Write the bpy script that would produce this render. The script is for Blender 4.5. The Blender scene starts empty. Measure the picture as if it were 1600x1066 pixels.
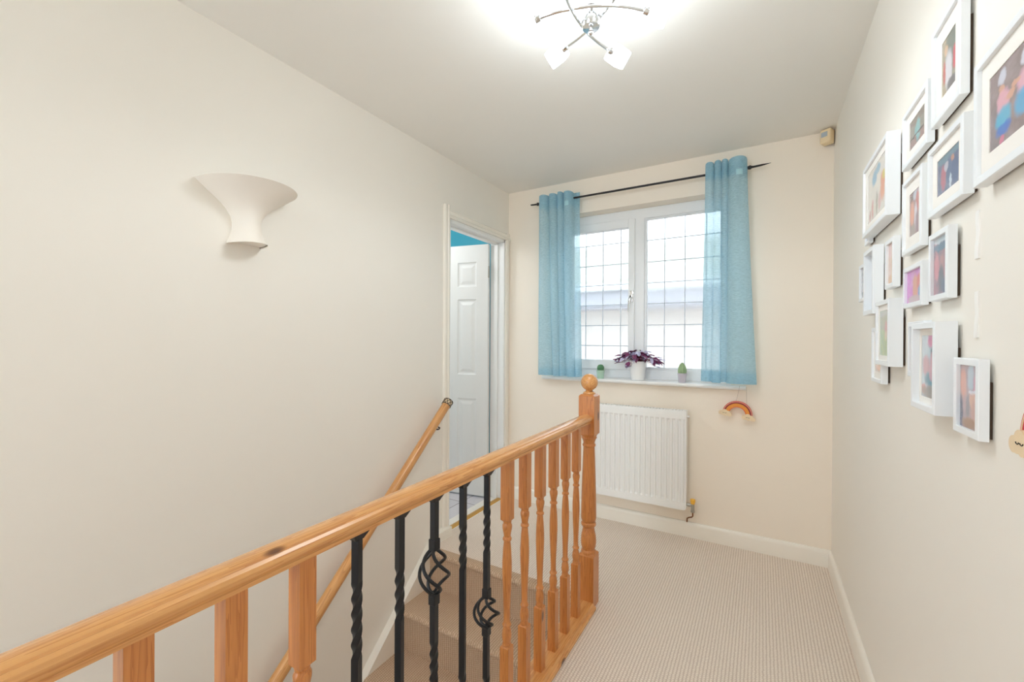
import bpy, bmesh, math, random
from mathutils import Vector, Matrix, noise
random.seed(7)
S = bpy.context.scene
COL = S.collection
PI = math.pi
XL, XR, YB, H = -1.7365, 0.3383, 2.9164, 2.40      # left wall, right wall, window wall, ceiling
ZLOW = -0.222*12                                   # floor at the foot of the stairs

# ------------------------------------------------------------------ materials
def srgb(r, g, b):
    f = lambda c: (c/12.92 if c <= 0.04045 else ((c+0.055)/1.055)**2.4)
    return (f(r/255), f(g/255), f(b/255), 1)

class NT:
    """small helper round a node tree"""
    def __init__(self, name):
        self.m = bpy.data.materials.new(name); self.m.use_nodes = True
        self.t = self.m.node_tree; self.n = self.t.nodes
        self.b = self.n['Principled BSDF']; self.out = self.n['Material Output']
    def add(self, typ, **kw):
        nd = self.n.new(typ)
        for k, v in kw.items():
            if k.startswith('i_'):
                key = k[2:]
                key = int(key) if key.isdigit() else key.replace('_', ' ')
                nd.inputs[key].default_value = v
            else: setattr(nd, k, v)
        return nd
    def link(self, a, ao, b, bi): self.t.links.new(a.outputs[ao], b.inputs[bi])
    def math(self, op, a, b=None, c=None):
        nd = self.n.new('ShaderNodeMath'); nd.operation = op
        for i, v in enumerate((a, b, c)):
            if v is None: continue
            if isinstance(v, (int, float)): nd.inputs[i].default_value = v
            else: self.t.links.new(v, nd.inputs[i])
        return nd.outputs[0]
    def set(self, **kw):
        for k, v in kw.items(): self.b.inputs[k.replace('_', ' ')].default_value = v

def plain(name, col, rough=0.5, metal=0.0, var=0.04, scale=30, bump=0.0, bscale=200, coat=0.0):
    k = NT(name)
    tc = k.add('ShaderNodeTexCoord')
    nz = k.add('ShaderNodeTexNoise', i_Scale=scale, i_Detail=3.0)
    k.link(tc, 'Object', nz, 'Vector')
    mx = k.add('ShaderNodeMix', data_type='RGBA')
    mx.inputs[6].default_value = tuple(c*(1-var) for c in col[:3])+(1,)
    mx.inputs[7].default_value = tuple(min(1, c*(1+var)) for c in col[:3])+(1,)
    k.link(nz, 'Fac', mx, 0); k.link(mx, 2, k.b, 'Base Color')
    k.set(Roughness=rough, Metallic=metal, Coat_Weight=coat)
    if bump:
        n2 = k.add('ShaderNodeTexNoise', i_Scale=bscale, i_Detail=2.0)
        k.link(tc, 'Object', n2, 'Vector')
        bp = k.add('ShaderNodeBump', i_Strength=bump, i_Distance=0.002)
        k.link(n2, 'Fac', bp, 'Height'); k.link(bp, 'Normal', k.b, 'Normal')
    return k.m

def wood(name, axis, c_dark, c_light, rough=0.32):
    """varnished pine: grain stretched along the axis, growth rings across it, a few knots"""
    k = NT(name)
    tc = k.add('ShaderNodeTexCoord'); oi = k.add('ShaderNodeObjectInfo')
    sc = [26, 26, 26]; sc[axis] = 1.3
    vm = k.add('ShaderNodeVectorMath', operation='ADD')
    cmb = k.add('ShaderNodeCombineXYZ')
    r7 = k.math('MULTIPLY', oi.outputs['Random'], 7.0)
    for i in range(3): k.t.links.new(r7, cmb.inputs[i])
    k.link(tc, 'Object', vm, 0); k.link(cmb, 0, vm, 1)
    mp = k.add('ShaderNodeMapping'); mp.inputs['Scale'].default_value = sc
    k.link(vm, 0, mp, 'Vector')
    n1 = k.add('ShaderNodeTexNoise', i_Scale=1.0, i_Detail=4.0, i_Roughness=0.6, i_Distortion=0.4)
    k.link(mp, 0, n1, 'Vector')
    ring = k.math('FRACT', k.math('MULTIPLY', n1.outputs['Fac'], 9.0))
    ring = k.math('POWER', ring, 2.2)
    sc2 = [400, 400, 400]; sc2[axis] = 6
    mp2 = k.add('ShaderNodeMapping'); mp2.inputs['Scale'].default_value = sc2
    k.link(vm, 0, mp2, 'Vector')
    n2 = k.add('ShaderNodeTexNoise', i_Scale=1.0, i_Detail=2.0)
    k.link(mp2, 0, n2, 'Vector')
    fac = k.math('ADD', k.math('MULTIPLY', ring, 0.55), k.math('MULTIPLY', n2.outputs['Fac'], 0.35))
    mx = k.add('ShaderNodeMix', data_type='RGBA')
    mx.inputs[6].default_value = c_light; mx.inputs[7].default_value = c_dark
    k.t.links.new(fac, mx.inputs[0])
    # knots
    sk = [9, 9, 9]; sk[axis] = 4.2
    mk = k.add('ShaderNodeMapping'); mk.inputs['Scale'].default_value = sk
    k.link(vm, 0, mk, 'Vector')
    vo = k.add('ShaderNodeTexVoronoi', i_Scale=1.0)
    k.link(mk, 0, vo, 'Vector')
    mr = k.add('ShaderNodeMapRange', interpolation_type='SMOOTHSTEP')
    for i, v in zip((1, 2, 3, 4), (0.06, 0.115, 0.9, 0.0)): mr.inputs[i].default_value = v
    k.link(vo, 'Distance', mr, 0)
    m2 = k.add('ShaderNodeMix', data_type='RGBA')
    m2.inputs[7].default_value = srgb(92, 48, 22)
    k.link(mr, 0, m2, 0); k.link(mx, 2, m2, 6)
    k.link(m2, 2, k.b, 'Base Color')
    k.set(Roughness=rough, Coat_Weight=0.35, Coat_Roughness=0.22)
    bp = k.add('ShaderNodeBump', i_Strength=0.08, i_Distance=0.001)
    k.link(n2, 'Fac', bp, 'Height'); k.link(bp, 'Normal', k.b, 'Normal')
    return k.m

def carpet_mat(name, c0, c1):
    k = NT(name)
    g = k.add('ShaderNodeNewGeometry'); sx = k.add('ShaderNodeSeparateXYZ')
    k.link(g, 'Position', sx, 0)
    P = 0.0122
    x = sx.outputs[0]
    along = k.math('SUBTRACT', sx.outputs[1], sx.outputs[2])
    nz = k.add('ShaderNodeTexNoise', i_Scale=70.0, i_Detail=2.0); k.link(g, 'Position', nz, 'Vector')
    wob = k.math('MULTIPLY', k.math('SUBTRACT', nz.outputs['Fac'], 0.5), 0.006)
    ph = k.math('MULTIPLY', k.math('ADD', x, wob), 2*PI/P)
    rib = k.math('ABSOLUTE', k.math('SINE', k.math('MULTIPLY', ph, 0.5)))
    row = k.math('FLOOR', k.math('DIVIDE', k.math('ADD', x, wob), P))
    la = k.math('ADD', k.math('MULTIPLY', k.math('ADD', along, wob), 2*PI/0.010), k.math('MULTIPLY', row, 2.1))
    loop = k.math('ADD', k.math('MULTIPLY', k.math('SINE', la), 0.5), 0.5)
    h = k.math('ADD', k.math('MULTIPLY', k.math('POWER', rib, 0.6), 0.52), k.math('MULTIPLY', k.math('MULTIPLY', loop, rib), 0.52))
    mr = k.add('ShaderNodeMapRange')
    for i, v in zip((1, 2, 3, 4), (0.1, 0.9, 0.0, 1.0)): mr.inputs[i].default_value = v
    k.t.links.new(h, mr.inputs[0])
    n2 = k.add('ShaderNodeTexNoise', i_Scale=260.0, i_Detail=2.0); k.link(g, 'Position', n2, 'Vector')
    fac = k.math('MULTIPLY', mr.outputs[0], k.math('ADD', k.math('MULTIPLY', n2.outputs['Fac'], 0.5), 0.72))
    mx = k.add('ShaderNodeMix', data_type='RGBA')
    mx.inputs[6].default_value = c0; mx.inputs[7].default_value = c1
    k.t.links.new(fac, mx.inputs[0]); k.link(mx, 2, k.b, 'Base Color')
    k.set(Roughness=0.95, Specular_IOR_Level=0.1)
    bp = k.add('ShaderNodeBump', i_Strength=0.5, i_Distance=0.004)
    k.t.links.new(h, bp.inputs['Height']); k.link(bp, 'Normal', k.b, 'Normal')
    return k.m

def wall_mat(name, col, rough=0.55):
    return plain(name, col, rough=rough, var=0.012, scale=2.5, bump=0.05, bscale=420)

def glass_mat(name, sx, sz, strength):
    """obscured window glass: fine pressed texture, blurs what lies behind"""
    k = NT(name)
    g = k.add('ShaderNodeNewGeometry')
    mp = k.add('ShaderNodeMapping'); mp.inputs['Scale'].default_value = (sx, 20, sz)
    k.link(g, 'Position', mp, 'Vector')
    nz = k.add('ShaderNodeTexNoise', i_Scale=1.0, i_Detail=2.0); k.link(mp, 0, nz, 'Vector')
    bp = k.add('ShaderNodeBump', i_Strength=strength, i_Distance=0.002)
    k.link(nz, 'Fac', bp, 'Height')
    k.set(Base_Color=(0.60, 0.61, 0.605, 1), Roughness=0.05, IOR=1.30, Transmission_Weight=1.0)
    k.link(bp, 'Normal', k.b, 'Normal')
    return k.m

def sheer_mat():
    k = NT('sheer_blue_voile')
    g = k.add('ShaderNodeNewGeometry'); sx = k.add('ShaderNodeSeparateXYZ'); k.link(g, 'Position', sx, 0)
    nz = k.add('ShaderNodeTexNoise', i_Scale=1.0, i_Detail=2.0)
    mp = k.add('ShaderNodeMapping'); mp.inputs['Scale'].default_value = (60, 60, 700); k.link(g, 'Position', mp, 'Vector'); k.link(mp, 0, nz, 'Vector')
    mx = k.add('ShaderNodeMix', data_type='RGBA')
    mx.inputs[6].default_value = srgb(166, 210, 230); mx.inputs[7].default_value = srgb(202, 232, 242)
    k.link(nz, 'Fac', mx, 0)
    d = k.add('ShaderNodeBsdfDiffuse'); t = k.add('ShaderNodeBsdfTranslucent'); tr = k.add('ShaderNodeBsdfTransparent')
    tr.inputs[0].default_value = (0.9, 0.97, 1, 1)
    k.link(mx, 2, d, 0); k.link(mx, 2, t, 0)
    m1 = k.add('ShaderNodeMixShader'); m1.inputs[0].default_value = 0.55
    k.link(d, 0, m1, 1); k.link(t, 0, m1, 2)
    m2 = k.add('ShaderNodeMixShader')
    w = k.math('MULTIPLY', k.math('SUBTRACT', 1.0, nz.outputs['Fac']), 0.50)
    k.t.links.new(w, m2.inputs[0])
    k.link(m1, 0, m2, 1); k.link(tr, 0, m2, 2)
    k.link(m2, 0, k.out, 'Surface')
    return k.m

def photo_mat(name, base, base2, blobs, dist=0.06):
    """a printed snapshot: two background tones and soft patches of colour (u, v, half width, half height, colour)"""
    k = NT(name)
    uv = k.add('ShaderNodeTexCoord')
    nz = k.add('ShaderNodeTexNoise', i_Scale=7.0, i_Detail=3.0); k.link(uv, 'UV', nz, 'Vector')
    vs = k.add('ShaderNodeVectorMath', operation='SUBTRACT'); vs.inputs[1].default_value = (0.5, 0.5, 0.5)
    k.link(nz, 'Color', vs, 0)
    vsc = k.add('ShaderNodeVectorMath', operation='SCALE'); vsc.inputs['Scale'].default_value = dist*2
    k.link(vs, 0, vsc, 0)
    va = k.add('ShaderNodeVectorMath', operation='ADD'); k.link(uv, 'UV', va, 0); k.link(vsc, 0, va, 1)
    sp = k.add('ShaderNodeSeparateXYZ'); k.link(va, 0, sp, 0)
    mx = k.add('ShaderNodeMix', data_type='RGBA')
    mx.inputs[6].default_value = srgb(*base); mx.inputs[7].default_value = srgb(*base2)
    n2 = k.add('ShaderNodeTexNoise', i_Scale=4.0, i_Detail=3.0); k.link(uv, 'UV', n2, 'Vector')
    mrr = k.add('ShaderNodeMapRange')
    for i, v in zip((1, 2, 3, 4), (0.35, 0.65, 0.0, 1.0)): mrr.inputs[i].default_value = v
    k.link(n2, 'Fac', mrr, 0); k.link(mrr, 0, mx, 0)
    cur = mx
    for (u, v, a, b, c) in blobs:
        du = k.math('DIVIDE', k.math('SUBTRACT', sp.outputs[0], u), a)
        dv = k.math('DIVIDE', k.math('SUBTRACT', sp.outputs[1], v), b)
        r = k.math('ADD', k.math('POWER', k.math('ABSOLUTE', du), 2.4), k.math('POWER', k.math('ABSOLUTE', dv), 2.4))
        mr = k.add('ShaderNodeMapRange', interpolation_type='SMOOTHSTEP')
        for i, w in zip((1, 2, 3, 4), (0.25, 1.6, 0.92, 0.0)): mr.inputs[i].default_value = w
        k.t.links.new(r, mr.inputs[0])
        m2 = k.add('ShaderNodeMix', data_type='RGBA'); m2.inputs[7].default_value = srgb(*c)
        k.link(mr, 0, m2, 0); k.link(cur, 2, m2, 6); cur = m2
    k.link(cur, 2, k.b, 'Base Color')
    k.set(Roughness=0.25, Coat_Weight=0.6, Coat_Roughness=0.05)
    return k.m

def emit_mat(name, col, strength):
    k = NT(name)
    k.set(Base_Color=(0.9, 0.9, 0.9, 1), Emission_Color=col, Emission_Strength=strength, Roughness=0.4)
    return k.m

M = {}
M['wall']     = wall_mat('magnolia_wall_paint', srgb(241, 236, 227))
M['cream']    = wall_mat('warm_bounce_wall_paint', srgb(246, 235, 220))  # same paint as the side walls, warm bounced light put into its colour
M['ceil']     = wall_mat('white_ceiling_paint', srgb(240, 237, 231), rough=0.8)
M['trim']     = plain('cream_gloss_paint', srgb(243, 237, 226), rough=0.25, var=0.01)
M['white']    = plain('white_gloss_paint', srgb(240, 240, 238), rough=0.28, var=0.008)
M['upvc']     = plain('white_window_plastic', srgb(238, 240, 242), rough=0.3, var=0.006)
M['rad']      = plain('white_enamel', srgb(244, 244, 242), rough=0.3, var=0.006)
M['plaster']  = plain('matt_white_plaster', srgb(241, 234, 224), rough=0.8, var=0.012, scale=12)
M['carpet']   = carpet_mat('looped_rib_carpet', srgb(206, 188, 172), srgb(246, 234, 221))
M['carpet_shaded'] = carpet_mat('shade_toned_stair_carpet', srgb(168, 137, 110), srgb(212, 186, 160))  # stair shade and warm bounce put into a darker carpet colour
M['pineY']    = wood('pine_along_y', 1, srgb(186, 114, 58), srgb(230, 172, 106), rough=0.26)
M['pineZ']    = wood('pine_along_z', 2, srgb(166, 90, 38), srgb(212, 140, 72))
M['pineR']    = wood('pine_round_rail', 0, srgb(176, 112, 58), srgb(224, 168, 106), rough=0.28)
M['iron']     = plain('satin_black_iron', srgb(34, 34, 37), rough=0.42, metal=0.3, var=0.1)
M['rodiron']  = plain('black_curtain_pole', srgb(44, 42, 44), rough=0.4, metal=0.4)
M['chrome']   = plain('polished_chrome', (0.78, 0.80, 0.82, 1), rough=0.08, metal=1.0, var=0.01)
M['nickel']   = plain('dull_nickel', srgb(176, 172, 164), rough=0.3, metal=1.0)
M['copper']   = plain('old_copper', srgb(140, 92, 58), rough=0.4, metal=0.8)
M['brass']    = plain('brass_strip', srgb(214, 166, 84), rough=0.32, metal=0.75)
M['shade']    = emit_mat('lit_frosted_glass', (0.82, 0.925, 1.0, 1), 15.0)
M['frame']    = plain('white_picture_frame', srgb(240, 243, 246), rough=0.35, var=0.006)
M['mount']    = plain('white_card_mount', srgb(240, 236, 230), rough=0.9, var=0.006)
M['back']     = plain('dark_frame_backing', srgb(74, 58, 44), rough=0.9, var=0.1)
M['strip']    = plain('white_adhesive_strip', srgb(246, 244, 240), rough=0.5)
M['teal']     = wall_mat('teal_wall_paint', srgb(62, 172, 196))
M['tile']     = None
M['lead']     = plain('grey_lead_strip', srgb(206, 214, 224), rough=0.5, metal=0.0)
M['glass_r']  = glass_mat('reeded_glass', 170, 16, 0.9)
M['glass_p']  = glass_mat('pebbled_glass', 200, 150, 0.55)
M['voile']    = sheer_mat()
M['voile_tape'] = plain('pale_header_tape', srgb(178, 218, 226), rough=0.8)
M['grommet']  = plain('curtain_hem', srgb(118, 186, 206), rough=0.8)
M['pir']      = plain('yellowed_cream_plastic', srgb(240, 218, 180), rough=0.4, var=0.02)
M['pirlens']  = plain('grey_sensor_lens', srgb(176, 186, 196), rough=0.25)
M['dark']     = plain('matt_near_black', srgb(40, 36, 34), rough=0.8)  # one even dark tone for lock button, cloud eyes and sensor plate
M['pot_w']    = plain('white_glazed_pot', srgb(242, 243, 243), rough=0.25, var=0.01)
M['pot_g']    = plain('pale_green_pot', srgb(178, 210, 190), rough=0.35, var=0.02)
M['pot_l']    = plain('pale_lilac_pot', srgb(200, 196, 208), rough=0.35, var=0.02)
M['soil']     = plain('dark_potting_soil', srgb(48, 38, 34), rough=0.95, var=0.3, scale=200)
M['cactus']   = plain('cactus_green', srgb(84, 136, 98), rough=0.7, var=0.18, scale=140)
M['cactus2']  = plain('cactus_pale_green', srgb(152, 180, 136), rough=0.7, var=0.2, scale=120)
M['leaf_p']   = plain('purple_leaf', srgb(120, 52, 96), rough=0.35, var=0.45, scale=55)
M['leaf_s']   = plain('silvery_lilac_leaf', srgb(200, 196, 226), rough=0.22, var=0.3, scale=60)
M['stem']     = plain('wine_red_stem', srgb(120, 44, 58), rough=0.5)
M['r_red']    = plain('raspberry_red_paint', srgb(206, 62, 72), rough=0.6)
M['r_wine']   = plain('wine_paint', srgb(128, 40, 52), rough=0.6)
M['r_orange'] = plain('amber_orange_paint', srgb(232, 150, 60), rough=0.6, var=0.12, scale=60)
M['r_coral']  = plain('coral_orange_paint', srgb(226, 110, 62), rough=0.6)
M['r_cloud']  = plain('pale_birch_wood', srgb(236, 212, 176), rough=0.6, var=0.05, scale=90)
M['string']   = plain('clear_grey_thread', srgb(170, 156, 140), rough=0.5)
M['yellow']   = plain('yellow_valve_cap', srgb(246, 190, 70), rough=0.4)
M['bronze']   = plain('dark_bronze_lattice', srgb(62, 46, 40), rough=0.45, metal=0.5)
M['ivory']    = plain('ivory_inlay', srgb(226, 206, 170), rough=0.5)
M['h_wall']   = plain('pale_render', srgb(214, 202, 194), rough=0.9, var=0.03)
M['h_roof']   = plain('pale_green_grey_tiles', srgb(188, 188, 174), rough=0.9, var=0.08, scale=14)
M['h_fascia'] = plain('grey_fascia', srgb(182, 178, 182), rough=0.8)

def tile_mat():
    k = NT('pale_floor_tiles')
    tc = k.add('ShaderNodeTexCoord')
    br = k.add('ShaderNodeTexBrick', offset=0.0, squash=1.0)
    br.inputs['Color1'].default_value = srgb(222, 218, 222); br.inputs['Color2'].default_value = srgb(214, 210, 216)
    br.inputs['Mortar'].default_value = srgb(150, 144, 148)
    br.inputs['Scale'].default_value = 1.0; br.inputs['Mortar Size'].default_value = 0.004
    br.inputs['Brick Width'].default_value = 0.33; br.inputs['Row Height'].default_value = 0.33
    k.link(tc, 'Object', br, 'Vector'); k.link(br, 'Color', k.b, 'Base Color'); k.set(Roughness=0.25)
    return k.m
M['tile'] = tile_mat()

# ------------------------------------------------------------------ mesh helpers
def BM(): return bmesh.new()

def obj(name, bm, mat, parent=None, smooth=False, kind=None, label=None, loc=None, angle=35):
    bmesh.ops.recalc_face_normals(bm, faces=bm.faces[:])
    me = bpy.data.meshes.new(name); bm.to_mesh(me); bm.free()
    for m in (mat if isinstance(mat, (list, tuple)) else [mat]): me.materials.append(m)
    o = bpy.data.objects.new(name, me); COL.objects.link(o)
    if smooth:
        for p in me.polygons: p.use_smooth = True
        try: me.set_sharp_from_angle(angle=math.radians(angle))
        except Exception: pass
    if parent: o.parent = parent
    if loc: o.location = loc
    if kind: o['kind'] = kind
    if label: o['label'] = label
    return o

def thing(name, label, cat, loc=(0, 0, 0), rot=(0, 0, 0), group=None):
    o = bpy.data.objects.new(name, None); COL.objects.link(o)
    o.empty_display_size = 0.05
    o.location = loc; o.rotation_euler = rot; o['label'] = label; o['category'] = cat
    if group: o['group'] = group
    return o

def tag(o, label, cat, group=None):
    o['label'] = label; o['category'] = cat
    if group: o['group'] = group
    return o

def box(bm, x0, x1, y0, y1, z0, z1, bev=0, seg=2, mi=0):
    vs = [bm.verts.new((x, y, z)) for z in (z0, z1) for y in (y0, y1) for x in (x0, x1)]
    fs = [bm.faces.new([vs[i] for i in q]) for q in ((0, 1, 3, 2), (4, 6, 7, 5), (0, 4, 5, 1), (2, 3, 7, 6), (0, 2, 6, 4), (1, 5, 7, 3))]
    for f in fs: f.material_index = mi
    if bev:
        es = list({e for f in fs for e in f.edges})
        bmesh.ops.bevel(bm, geom=es, offset=bev, segments=seg, profile=0.5, affect='EDGES')
    return vs

def prism(bm, pts, a0, a1, axis, mi=0):
    """closed outline extruded along an axis; pts are the two other coordinates in x, y, z order"""
    def P(p, a):
        if axis == 0: return (a, p[0], p[1])
        if axis == 1: return (p[0], a, p[1])
        return (p[0], p[1], a)
    A = [bm.verts.new(P(p, a0)) for p in pts]; B = [bm.verts.new(P(p, a1)) for p in pts]
    n = len(pts)
    for i in range(n):
        j = (i+1) % n
        f = bm.faces.new((A[i], A[j], B[j], B[i])); f.material_index = mi
    f = bm.faces.new(A); f.material_index = mi
    f = bm.faces.new(B[::-1]); f.material_index = mi

def lathe(bm, prof, segs=24, c=(0, 0, 0), cap=True, mat=None):
    rings = []
    for r, z in prof:
        ring = []
        for i in range(segs):
            a = 2*PI*i/segs
            v = Vector((r*math.cos(a), r*math.sin(a), z))
            if mat: v = mat @ v
            ring.append(bm.verts.new(v+Vector(c)))
        rings.append(ring)
    for a, b in zip(rings, rings[1:]):
        for i in range(segs):
            j = (i+1) % segs
            bm.faces.new((a[i], a[j], b[j], b[i]))
    if cap:
        bm.faces.new(rings[0][::-1]); bm.faces.new(rings[-1])

def tube(bm, pts, r, segs=8, cap=True):
    pts = [Vector(p) for p in pts]
    n = len(pts)
    rr = r if isinstance(r, (list, tuple)) else [r]*n
    t0 = (pts[1]-pts[0]).normalized()
    up = Vector((0, 0, 1)) if abs(t0.z) < 0.9 else Vector((1, 0, 0))
    u = t0.cross(up).normalized()
    rings = []
    for i in range(n):
        t = (pts[min(i+1, n-1)]-pts[max(i-1, 0)]).normalized()
        u = (u-t*u.dot(t)).normalized(); v = t.cross(u)
        rings.append([bm.verts.new(pts[i]+(u*math.cos(2*PI*k/segs)+v*math.sin(2*PI*k/segs))*rr[i]) for k in range(segs)])
    for a, b in zip(rings, rings[1:]):
        for k in range(segs):
            bm.faces.new((a[k], a[(k+1) % segs], b[(k+1) % segs], b[k]))
    if cap:
        bm.faces.new(rings[0][::-1]); bm.faces.new(rings[-1])

def sphere(bm, c, r, seg=20, rings=14, sc=(1, 1, 1)):
    prof = []
    for i in range(rings+1):
        a = -PI/2+PI*i/rings
        prof.append((max(1e-4, r*math.cos(a)), r*math.sin(a)))
    m = Matrix.Diagonal((sc[0], sc[1], sc[2]))
    lathe(bm, prof, seg, c, True, m)

def copy_tree(o, parent=None):
    c = o.copy(); COL.objects.link(c)
    if parent: c.parent = parent
    for ch in list(o.children): copy_tree(ch, c)
    return c

def struct(name, bm, mat, parent=None, **kw):
    return obj(name, bm, mat, parent, kind='structure', **kw)

# ------------------------------------------------------------------ room shell
YS = -1.70                                  # landing runs on behind the camera
T = 0.12
DY0, DY1, DZ = 2.17, 2.860, 2.02            # doorway in the left wall
WX0, WX1, WZ0, WZ1 = -1.33, -0.16, 0.952, 2.160   # window recess in the back wall

bm = BM()
box(bm, -0.70, XR, YS, YB, -0.22, 0)
box(bm, XL, -0.70, 1.985, YB, -0.22, 0)
struct('floor', bm, M['carpet'])
bm = BM(); box(bm, XL-T, XR+T, YS, YB+0.30, H, H+0.1); struct('ceiling', bm, M['ceil'])
bm = BM()
box(bm, XL-T, XL, YS, DY0, ZLOW, H)
box(bm, XL-T, XL, DY0, DY1, DZ, H)
box(bm, XL-T, XL, DY0, DY1, ZLOW, -0.001)
box(bm, XL-T, XL, DY1, YB+0.30, ZLOW, H)
struct('wall_left', bm, M['wall'])
bm = BM(); box(bm, XR, XR+T, YS, YB+0.30, -0.22, H); struct('wall_right', bm, M['wall'])
bm = BM()
D2 = 0.30
box(bm, XL, WX0, YB, YB+D2, -0.22, H); box(bm, WX1, XR, YB, YB+D2, -0.22, H)
box(bm, WX0, WX1, YB, YB+D2, -0.22, WZ0); box(bm, WX0, WX1, YB, YB+D2, WZ1, H)
struct('wall_back', bm, M['cream'])
bm = BM(); box(bm, -0.755, XR, YS-T, YS, -0.22, H); box(bm, XL, -0.755, YS-T, YS, ZLOW, 0.25); struct('wall_front_blocker', bm, M['wall'])  # unseen wall added to cut daylight on the landing and risers
bm = BM(); box(bm, -0.755, -0.702, YS, 1.95, ZLOW, -0.001); struct('wall_stairwell', bm, M['wall'])
bm = BM(); box(bm, XL, -0.755, YS, 1.95, ZLOW-0.1, ZLOW); struct('floor_lower', bm, M['carpet'])

# skirting
def skirt(name, fn, a0, a1, axis, top=0.095, th=0.016):
    prof = [(0, 0), (th, 0), (th, top-0.022), (th-0.003, top-0.012), (th-0.008, top-0.003), (th-0.012, top), (0, top)]
    bm = BM(); prism(bm, [fn(*p) for p in prof], a0, a1, axis)
    return struct(name, bm, M['trim'], smooth=True, angle=50)
skirt('baseboard_back', lambda d, z: (YB-d, z), XL, XR, 0)
skirt('baseboard_right', lambda d, z: (XR-d, z), YS, YB, 1)

# ------------------------------------------------------------------ doorway and door
bm = BM()
PR = [(0, 0), (0.014, 0.0), (0.018, 0.006), (0.018, 0.016), (0.013, 0.022), (0.016, 0.034), (0.013, 0.046), (0.006, 0.052), (0, 0.052)]
# left leg, far leg, head (moulded)
prism(bm, [(XL+d, DY0-0.006-s) for d, s in PR], 0.0, 2.10, 2)
prism(bm, [(XL+d, DY1+0.004+s) for d, s in PR], 0.0, DZ+0.055, 2)
prism(bm, [(XL+d, DZ+0.0+s) for d, s in PR], DY0-0.012, DY1+0.06, 1)
struct('trim_1', bm, M['trim'], smooth=True, angle=30)
bm = BM()                                      # door lining with stop
LN = 0.02
box(bm, XL-T-0.002, XL+0.002, DY0-0.006, DY0+LN-0.006, 0.0, DZ)
box(bm, XL-T-0.002, XL+0.002, DY1-LN+0.006, DY1+0.006, 0.0, DZ)
box(bm, XL-T-0.002, XL+0.002, DY0, DY1, DZ-LN, DZ+0.001)
box(bm, XL-T+0.04, XL-T+0.07, DY1-LN-0.006, DY1-LN+0.008, 0.0, DZ-LN)
box(bm, XL-T+0.04, XL-T+0.07, DY0+LN-0.008, DY0+LN+0.006, 0.0, DZ-LN)
box(bm, XL-T+0.04, XL-T+0.07, DY0+LN, DY1-LN, DZ-LN-0.012, DZ-LN+0.002)
struct('trim_2', bm, M['white'])
bm = BM(); prism(bm, [(XL-0.052, 0.0), (XL-0.048, 0.005), (XL-0.030, 0.008), (XL-0.012, 0.005), (XL-0.008, 0.0)], DY0+LN, DY1-LN, 1)
struct('trim_3', bm, M['brass'])

# six panel door leaf, hinged at the far jamb, opened into the bathroom
DW, DH, DT = 0.61, 1.985, 0.036
droot = bpy.data.objects.new('door_1', None); COL.objects.link(droot)
droot['kind'] = 'structure'
droot.location = (XL-T-0.004, DY1-LN-0.002, 0.009)
droot.rotation_euler = (0, 0, math.radians(180+10))   # local +x runs from hinge to latch
def door_leaf():
    bm = BM()
    xs = [0, 0.098, 0.266, 0.344, 0.512, DW]
    zs = [0, 0.165, 0.765, 0.955, 1.555, 1.655, 1.850, DH]
    pan = {(i, j) for i in (1, 3) for j in (1, 3, 5)}
    for side, y0 in ((-1, 0.0), (1, DT)):
        # grid faces with panels moulded in
        for i in range(5):
            for j in range(7):
                x0, x1, z0, z1 = xs[i], xs[i+1], zs[j], zs[j+1]
                if (i, j) not in pan:
                    bm.faces.new([bm.verts.new((x, y0, z)) for x, z in ((x0, z0), (x1, z0), (x1, z1), (x0, z1))])
                else:
                    loops = []
                    for ins, dep in ((0, 0), (0.006, 0.006), (0.018, 0.0085), (0.024, 0.0075), (0.046, 0.002), (0.050, 0.002)):
                        y = y0-side*dep
                        loops.append([bm.verts.new((x, y, z)) for x, z in ((x0+ins, z0+ins), (x1-ins, z0+ins), (x1-ins, z1-ins), (x0+ins, z1-ins))])
                    for a, b in zip(loops, loops[1:]):
                        for q in range(4): bm.faces.new((a[q], a[(q+1) % 4], b[(q+1) % 4], b[q]))
                    bm.faces.new(loops[-1])
    for (a, b) in (((0, 0), (DW, 0)), ((DW, 0), (DW, DH)), ((DW, DH), (0, DH)), ((0, DH), (0, 0))):
        bm.faces.new([bm.verts.new((a[0], 0, a[1])), bm.verts.new((b[0], 0, b[1])), bm.verts.new((b[0], DT, b[1])), bm.verts.new((a[0], DT, a[1]))])
    bmesh.ops.remove_doubles(bm, verts=bm.verts[:], dist=0.0004)
    return bm
obj('door_leaf', door_leaf(), M['white'], droot)
for z in (0.20, 1.72):
    bm = BM()
    tube(bm, [(-0.006, DT+0.004, z), (-0.006, DT+0.004, z+0.09)], 0.006, 10)
    obj('hinge', bm, M['nickel'], droot, label='small silver butt hinge')
for s in (0, 1):
    bm = BM()
    y = DT if s else 0.0; d = 1 if s else -1
    lathe(bm, [(0.024, 0), (0.024, 0.006), (0.010, 0.008), (0.010, 0.045)], 16, (0.55, y, 0.98), True, Matrix.Rotation(-d*PI/2, 3, 'X'))
    tube(bm, [(0.55, y+d*0.042, 0.98), (0.50, y+d*0.044, 0.98), (0.44, y+d*0.042, 0.98)], [0.008, 0.009, 0.007], 10)
    obj('door_handle', bm, M['chrome'], droot, smooth=True)

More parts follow.
